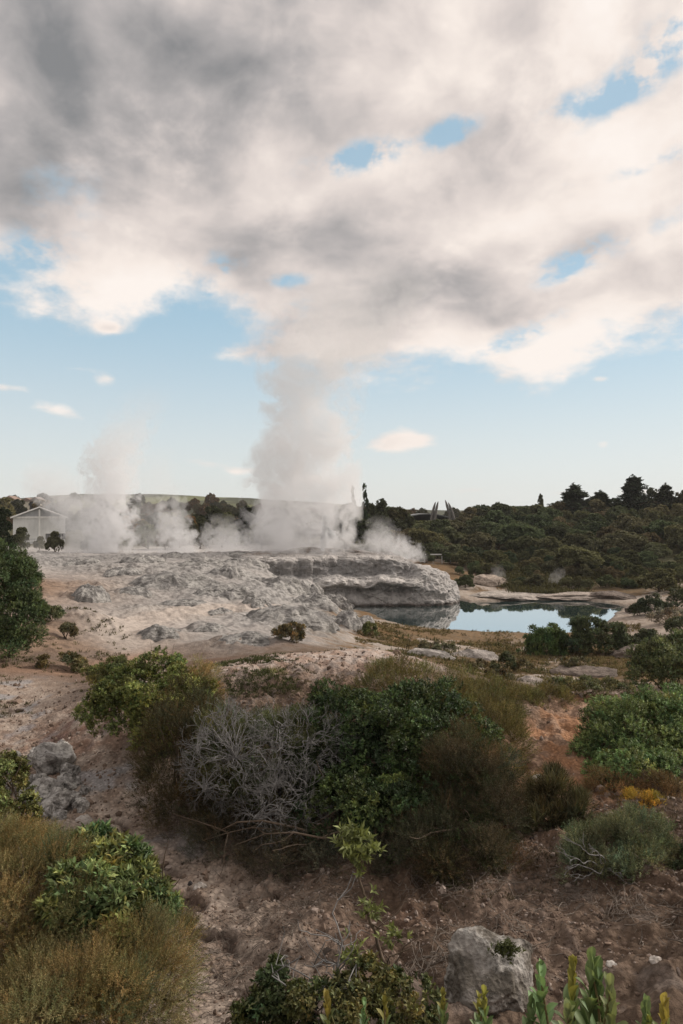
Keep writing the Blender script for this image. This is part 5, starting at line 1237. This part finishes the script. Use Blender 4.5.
def fin(name, V, Fc, mat, parent):
    qs = [a for a in Fc if not isinstance(a, tuple)]+[a[0] for a in Fc if isinstance(a, tuple)]; ts = [a[1] for a in Fc if isinstance(a, tuple)]
    return mesh_np(name, np.concatenate(V), [np.concatenate(qs)]+([np.concatenate(ts)] if ts else []), mat, parent, False)
def flat_mat(name, a, b_=None, sc=2., rough=.7):
    m, t, b = new_mat(name); p = objc(t); n = noise(vmath(p, (1, 1, .4), 'MULTIPLY'), sc, 5, .6); b_ = b_ or tuple(q*.8 for q in a)
    t.links.new(mixc(t, sstep(n, .35, .7), a, b_).k, b.inputs['Base Color']); b.inputs['Roughness'].default_value = rough; return m

def build_buildings():
    wh = flat_mat('white_board', (.72, .72, .70), (.60, .60, .58)); gr = flat_mat('grey_sheet', (.40, .41, .415), (.33, .34, .35)); rf = flat_mat('roof_iron', (.42, .43, .44), (.33, .34, .35)); dk = flat_mat('dark_opening', (.05, .05, .05)); lg = flat_mat('pale_wall', (.62, .63, .62), (.52, .53, .52), 1.2)
    x, y = wpt(39.5, 110); z = gz(x, y)-.3; root = empty('shed', (x, y, z), 'white gabled shed in the steam at the left beyond the flat', 'shed')
    W, D, H, Rg = 3.85, 11, 4.55, 1.55
    root.rotation_euler = (0, 0, .41); V, Fc = [], []; prism(V, Fc, [(-W, 0), (W, 0), (W, H), (-W, H)], 0, D); w = fin('wall', V, Fc, lg, root)
    V, Fc = [], []; prism(V, Fc, [(-W+.1, H+.02), (W-.1, H+.02), (0, H+Rg-.02)], .08, D-.1); fin('gable_panel', V, Fc, gr, root)
    V, Fc = [], []
    for s in (-1, 1): prism(V, Fc, [(s*0, H+Rg), (s*(W+.35), H-.14), (s*(W+.35), H+.02), (s*0, H+Rg+.17)] if s > 0 else [(0, H+Rg), (0, H+Rg+.17), (-(W+.35), H+.02), (-(W+.35), H-.14)], -.42+.003*s, D+.3)
    fin('roof', V, Fc, rf, root)
    V, Fc = [], []
    for s in (-1, 1): prism(V, Fc, [(s*0, H+Rg-.02), (s*(W+.36), H-.18), (s*(W+.36), H+.04), (s*0, H+Rg+.20)] if s > 0 else [(0, H+Rg-.02), (0, H+Rg+.20), (-(W+.36), H+.04), (-(W+.36), H-.18)], -.55+.004*s, -.44+.004*s)
    fin('fascia', V, Fc, wh, root)
    V, Fc = [], []; box(V, Fc, -W-.05, W+.05, -.12, .06, H-.18, H+.14); fin('tie_beam', V, Fc, wh, root)
    V, Fc = [], []; box(V, Fc, -.13, .13, -.24, -.13, .0, H+Rg-.25); fin('post', V, Fc, wh, root)
    for k in range(2):
        V, Fc = [], []; a = .9+k*1.65; box(V, Fc, a, a+1.35, -.05, .05, 1.0, 1.9); wd = fin('window', V, Fc, dk, root)
        V, Fc = [], []; box(V, Fc, a-.08, a+1.43, -.10, -.052, 1.9, 2.0); box(V, Fc, a+.63, a+.71, -.09, -.053, 1.0, 1.9); fin('frame', V, Fc, wh, wd)
    # railing in front of the shed
    r2 = empty('fence', (x+1.9, y-2.5, gz(x+1.9, y-2.5)), 'grey post and rail fence in front of the shed', 'fence')
    for k in range(6): V, Fc = [], []; box(V, Fc, -2.6+k*1.0-.05, -2.6+k*1.0+.05, -.05, .05, -.2, 1.1); fin('post', V, Fc, gr, r2)
    for h in (.45, .95): V, Fc = [], []; box(V, Fc, -2.75, 2.6, -.09, -.052, h, h+.1); fin('rail', V, Fc, gr, r2)
    # low hall with grey roof behind the trees
    x, y = wpt(427, 195); zr = CAMZ-(523-CY)/F*195; z = gz(x, y); root = empty('hall', (x, y, z), 'long low hall with a shallow grey roof behind the trees right of the steam', 'building')
    h = zr-z; V, Fc = [], []; box(V, Fc, -8, 8, 0, 12, -1, h); fin('wall', V, Fc, flat_mat('hall_wall', (.30, .29, .275)), root)
    V, Fc = [], []; n = 12; ax = np.linspace(-9.3, 9.3, n); az = h+.05+2.7*(1-(ax/10.2)**2); prism(V, Fc, [(a, b) for a, b in zip(ax, az)]+[(a, b-.3) for a, b in zip(ax[::-1], az[::-1])], -1.2, 13); fin('roof', V, Fc, flat_mat('hall_roof', (.22, .23, .235), (.17, .178, .18), .4), root)
    for k in range(5): V, Fc = [], []; box(V, Fc, -6.6+k*2.9, -4.9+k*2.9, -.05, .03, h-1.5, h-.4); fin('window', V, Fc, dk, root)
    # leaning carved posts
    wd = mat_bark('weathered_post', (.11, .105, .10), (.17, .16, .15), 3)
    for (bx, by, tx, ty, lab) in ((432.5, 518, 435.5, 502, 'outer left one of the four tall leaning carved posts'), (435.8, 518, 438.2, 501.5, 'inner left one of the four tall leaning carved posts'), (449.5, 520, 445.3, 500, 'inner right one of the four tall leaning carved posts'), (453.5, 520, 448.3, 502.5, 'outer right one of the four tall leaning carved posts')):
        d = 185; b = P(bx, by, d); tp = P(tx, ty, d); dirv = unit(b-tp); gzv = gz(b[0], d); b = b+dirv*max(0, (b[2]-gzv)/max(-dirv[2], .3)) if b[2] > gzv else b
        m = 14; t = np.linspace(0, 1, m)[:, None]; q = b+(tp-b)*t; q[:, 0] += np.sin(np.pi*t[:, 0])*.25*np.sign(bx-442); rad = np.array([.34, .38, .36, .40, .33, .42, .36, .34, .41, .33, .35, .30, .22, .08])
        v, f = tubes([q], [rad], 8); o = mesh_np('carved_post', v-b, f, wd); o.location = b; tag(o, lab, 'post', 'leaning carved posts by the hall')
    # rail far among the trees below the hall
    x, y = wpt(437, 102); r2 = empty('handrail', (x, y, gz(x, y)), 'pale grey path rail among the bushes below the hall', 'railing'); zz = CAMZ-(555-CY)/F*102-gz(x, y)
    V, Fc = [], []; box(V, Fc, -2, 2.2, -.05, .05, zz, zz+.16); fin('rail', V, Fc, lg, r2)
    for k in range(4): V, Fc = [], []; box(V, Fc, -1.9+k*1.3, -1.8+k*1.3, .052, .15, -.2, zz+.1); fin('post', V, Fc, lg, r2)
    # houses on the hill
    for px, py, w, lab, rc in ((9, 499, 7, 'cream house nearest the left edge on the hill', (.30, .22, .18)), (26, 501, 8, 'cream house with brown roof in the middle of the hill row', (.24, .17, .14)), (35, 500, 6, 'small cream house right of the others on the hill', (.28, .24, .22)), (18, 503, 6, 'white house below the others on the hill', (.2, .2, .2))):
        d = 380; x, y = wpt(px, d); zc = CAMZ-(py-CY)/F*d; root = empty('house', (x, y, zc-3.5), lab, 'house')
        V, Fc = [], []; box(V, Fc, -w/2, w/2, 0, 7, -4, 3.2); fin('wall', V, Fc, flat_mat('house_wall', (.60, .54, .44)), root)
        V, Fc = [], []; prism(V, Fc, [(-w/2-.4, 3.2), (w/2+.4, 3.2), (0, 5.3)], -.5, 7.5); fin('roof', V, Fc, flat_mat('house_roof', rc), root)
        for s in (-1, 1): V, Fc = [], []; box(V, Fc, s*w*.25-.6, s*w*.25+.6, -.06, .02, 1.0, 2.3); fin('window', V, Fc, dk, root)

# ------------------------------------------------------------------ steam and water jets
def steam(name, label, axis, d, dens, group=None, fl=1.0, nscale=1.0, ero=1.5, fade=None, albedo=(.925, .93, .94), aniso=.0, core=1.0, step=.35, seed=0.0, cat='steam'):
    """axis: (px, py, half width px) from foot to top at distance d; a lumpy closed tube filled with uneven vapour"""
    k = d/F; A = np.array([[*P(px, py, d), r*k] for px, py, r in axis]); o0 = A[0, :3].copy(); rel = A[:, :3]-o0; zz = rel[:, 2]; H = zz[-1]
    m = bpy.data.materials.new(name+'_vapour'); m.use_nodes = True; t = m.node_tree; t.nodes.clear(); out = t.nodes.new('ShaderNodeOutputMaterial')
    pv = t.nodes.new('ShaderNodeVolumePrincipled'); pv.inputs['Color'].default_value = (*albedo, 1); pv.inputs['Anisotropy'].default_value = aniso; pv.inputs['Density Attribute'].default_value = ''
    t.links.new(pv.outputs[0], out.inputs['Volume'])
    p = objc(t); x, y, z = sep(p)
    cx = curve(z, [(float(a), float(b)) for a, b in zip(zz, rel[:, 0])], 0.0, float(H)); Rr = curve(z, [(float(a), float(b)) for a, b in zip(zz, A[:, 3])], 0.0, float(H))
    R0 = float(A[:, 3].mean())
    pw = vmath(p, (seed, seed*1.7, seed*.3))
    w = vmath(vmath(noise(pw, nscale*.9/R0, 2, .5, col=True), (-.5, -.5, -.5)), None, 'SCALE', R0*.9)
    n = noise(vmath(pw, w), nscale*1.35/R0, 5, .56)*.75+noise(vmath(pw, (5., 3., 9.)), nscale*.55/R0, 2, .5)*.25
    qx = (x-cx)/Rr; qy = y/(Rr*fl); q2 = qx*qx+qy*qy
    q3 = q2*.69
    shape = (1.0-q3.pw(.8))*core-.30+(n-.5)*ero*3.4
    D = sstep(shape, .0, .26, 0, 1)*sstep(1.0-q3, 0, .25)
    fd = fade or [(0, 1), (.6, .8), (1, 0)]
    D = D*curve(z*(1.0/float(H)), fd, 0, 1)*dens
    t.links.new(D.k, pv.inputs['Density'])
    m.cycles.volume_step_rate = step
    # closed lumpy hull
    ns, nr = 28, 36; ti = np.linspace(0, 1, nr); zc = ti*H; cxs = np.interp(zc, zz, rel[:, 0]); rs = np.interp(zc, zz, A[:, 3])*1.18
    rs = rs*np.clip(np.sqrt(np.clip(1-(2*np.clip(ti, .86, 1)-1.72)/.28, 0, 1))*.75+.25, .2, 1)
    an = np.arange(ns)/ns*2*np.pi; V = np.zeros((nr, ns, 3)); V[..., 0] = cxs[:, None]+np.cos(an)*rs[:, None]; V[..., 1] = np.sin(an)*rs[:, None]*fl; V[..., 2] = zc[:, None]
    V = V.reshape(-1, 3); c0 = np.repeat(cxs, ns); nn = fbm3(V*.9/R0+seed, 3); V[:, 0] = c0+(V[:, 0]-c0)*(1+.14*nn); V[:, 1] *= 1+.14*nn
    i, j = np.meshgrid(np.arange(nr-1), np.arange(ns), indexing='ij'); j2 = (j+1) % ns; f = np.stack([i*ns+j, i*ns+j2, (i+1)*ns+j2, (i+1)*ns+j], -1).reshape(-1, 4)
    V = np.concatenate([V, [[cxs[0], 0, 0]], [[cxs[-1], 0, H]]]); a = np.arange(ns); b0 = len(V)-2
    tri = np.concatenate([np.stack([np.full(ns, b0), (a+1) % ns, a], 1), np.stack([np.full(ns, b0+1), (nr-1)*ns+a, (nr-1)*ns+(a+1) % ns], 1)])
    o = mesh_np(name, V, [f, tri], m); o.location = o0; tag(o, label, cat, group); return o

def build_steam():
    steam('steam_column', 'great grey steam column rising from the geyser mound into the clouds',
          [(303, 556, 56), (303, 540, 56), (302, 520, 54), (301, 495, 55), (302, 470, 53), (306, 450, 50), (310, 430, 47), (313, 405, 48), (316, 380, 54), (328, 350, 64), (345, 320, 74), (362, 292, 80), (378, 262, 80)], 81, .38, fl=.75, nscale=2.0, ero=1.75, fade=[(0, 1), (.4, .85), (.6, .5), (.75, .25), (.9, .10), (1, 0)], seed=3.0, core=1.05, step=.30)
    g = 'steam jets along the left edge of the geyser flat'
    steam('steam_plume', 'tall grey steam jet with a rounded head, highest of those left of the great column', [(108, 556, 24), (112, 535, 26), (110, 510, 26), (113, 490, 26), (109, 470, 28), (115, 452, 30), (126, 432, 28), (142, 405, 28), (154, 380, 26)], 84, .6, g, .8, 2.2, 2.1, [(0, 1), (.4, .85), (.58, .5), (.72, .2), (.86, .06), (1, 0)], seed=7.)
    steam('steam_plume', 'wide low steam cloud drifting right of the shed', [(84, 557, 26), (84, 540, 26), (80, 520, 26), (66, 500, 30), (52, 485, 32), (45, 468, 26), (40, 455, 18)], 86, .34, g, .8, 1.8, 1.4, [(0, .8), (.4, .8), (.7, .4), (1, 0)], seed=13.)
    steam('steam_plume', 'white steam puff in the middle of the left edge of the flat', [(178, 556, 20), (178, 540, 20), (174, 522, 18), (172, 505, 16), (172, 490, 14), (174, 478, 12)], 85, .55, g, .8, 1.4, 1.4, [(0, 1), (.5, .6), (.75, .25), (1, 0)], seed=19.)
    steam('steam_plume', 'thin veil of steam between the tall jet and the middle puff', [(146, 556, 20), (146, 535, 20), (150, 510, 20), (152, 485, 22), (156, 460, 22), (158, 440, 18)], 88, .16, g, .8, 1.5, 1.4, [(0, 1), (.4, .6), (.7, .4), (1, 0)], seed=23.)
    steam('steam_plume', 'low white steam hugging the ground left of the great column', [(228, 556, 30), (228, 546, 30), (226, 534, 26), (222, 522, 20), (220, 512, 12)], 84, .45, g, .6, 1.8, 1.4, [(0, 1), (.6, .5), (1, 0)], seed=29.)
    steam('steam_plume', 'low steam by the foot of the shed', [(38, 556, 30), (38, 548, 30), (38, 538, 26), (36, 528, 18)], 90, .07, g, .6, 1.8, 1.4, [(0, 1), (.6, .5), (1, 0)], seed=31.)
    steam('steam_plume', 'torn white steam blowing off the right shoulder of the mound', [(392, 562, 30), (392, 554, 32), (390, 544, 30), (384, 534, 22), (380, 524, 16), (378, 514, 10)], 79.5, .42, None, .6, 1.9, 1.45, [(0, 1), (.5, .7), (.8, .3), (1, 0)], seed=37.)
    steam('steam_plume', 'small steam wisp over the bare ground beyond the pool, near the mound', [(501, 586, 7), (500, 578, 8), (498, 570, 7), (497, 563, 5)], 90, .22, None, .8, 1.4, 1.3, [(0, 1), (.6, .6), (1, 0)], seed=41.)
    steam('steam_plume', 'small steam wisp beside the big domed bush beyond the pool', [(556, 587, 7), (556, 580, 8), (558, 572, 7), (560, 566, 5)], 88, .22, None, .8, 1.4, 1.3, [(0, 1), (.6, .6), (1, 0)], seed=43.)
    # water thrown up by the geyser: droplets along a fan of parabolas
    rg = np.random.default_rng(2); base = P(322, 556, 78.6); n = 5200; pts = []
    for i in range(26):
        vx = rg.normal(.85, .45); vy = rg.normal(0, .4); vz = rg.uniform(6.0, 9.8); m = n//26; T = 2*vz/9.8; t = T*rg.beta(1.3, 1.6, m)*.8
        q = np.stack([vx*t, vy*t, vz*t-4.9*t*t], 1)+rg.normal(0, .05, (m, 3))*(1+1.5*t[:, None]); pts.append(q)
    pts = np.concatenate(pts); oc = np.array([[1, 0, 0], [-1, 0, 0], [0, 1, 0], [0, -1, 0], [0, 0, 1], [0, 0, -1.]]); of = np.array([[0, 2, 4], [2, 1, 4], [1, 3, 4], [3, 0, 4], [2, 0, 5], [1, 2, 5], [3, 1, 5], [0, 3, 5]])
    s = rg.uniform(.02, .055, len(pts)); V = (pts[:, None]+oc[None]*s[:, None, None]).reshape(-1, 3); Fc = (of[None]+(np.arange(len(pts))*6)[:, None, None]).reshape(-1, 3)
    m, t, b = new_mat('white_water'); b.inputs['Base Color'].default_value = (.82, .84, .85, 1); b.inputs['Roughness'].default_value = .25
    o = mesh_np('water_jet', V, Fc, m); o.location = base; tag(o, 'white arching jet of geyser water inside the foot of the steam column', 'geyser')

def build_haze():
    V, Fc = [], []; box(V, Fc, -1650, 1650, -1650, 1650, -5, 62)
    m = bpy.data.materials.new('damp_air'); m.use_nodes = True; t = m.node_tree; t.nodes.clear(); out = t.nodes.new('ShaderNodeOutputMaterial'); pv = t.nodes.new('ShaderNodeVolumePrincipled')
    pv.inputs['Color'].default_value = (.93, .95, .97, 1); pv.inputs['Density'].default_value = .00014; pv.inputs['Density Attribute'].default_value = ''; t.links.new(pv.outputs[0], out.inputs['Volume'])
    tag(fin('haze', V, Fc, m, None), kind='stuff')

def build_all():
    build_camera(); build_sun(); build_sky(); build_ground(); build_pool(); build_mound(); build_mats(); build_cover_mats()
    build_hill(); build_dead_bush(); build_foreground_shrubs(); build_midground_shrubs(); build_sapling(); build_leafy_plants()
    build_rocks(); build_outcrops(); build_gravel(); build_grass(); build_forest(); build_buildings(); build_steam(); build_haze()

build_all()
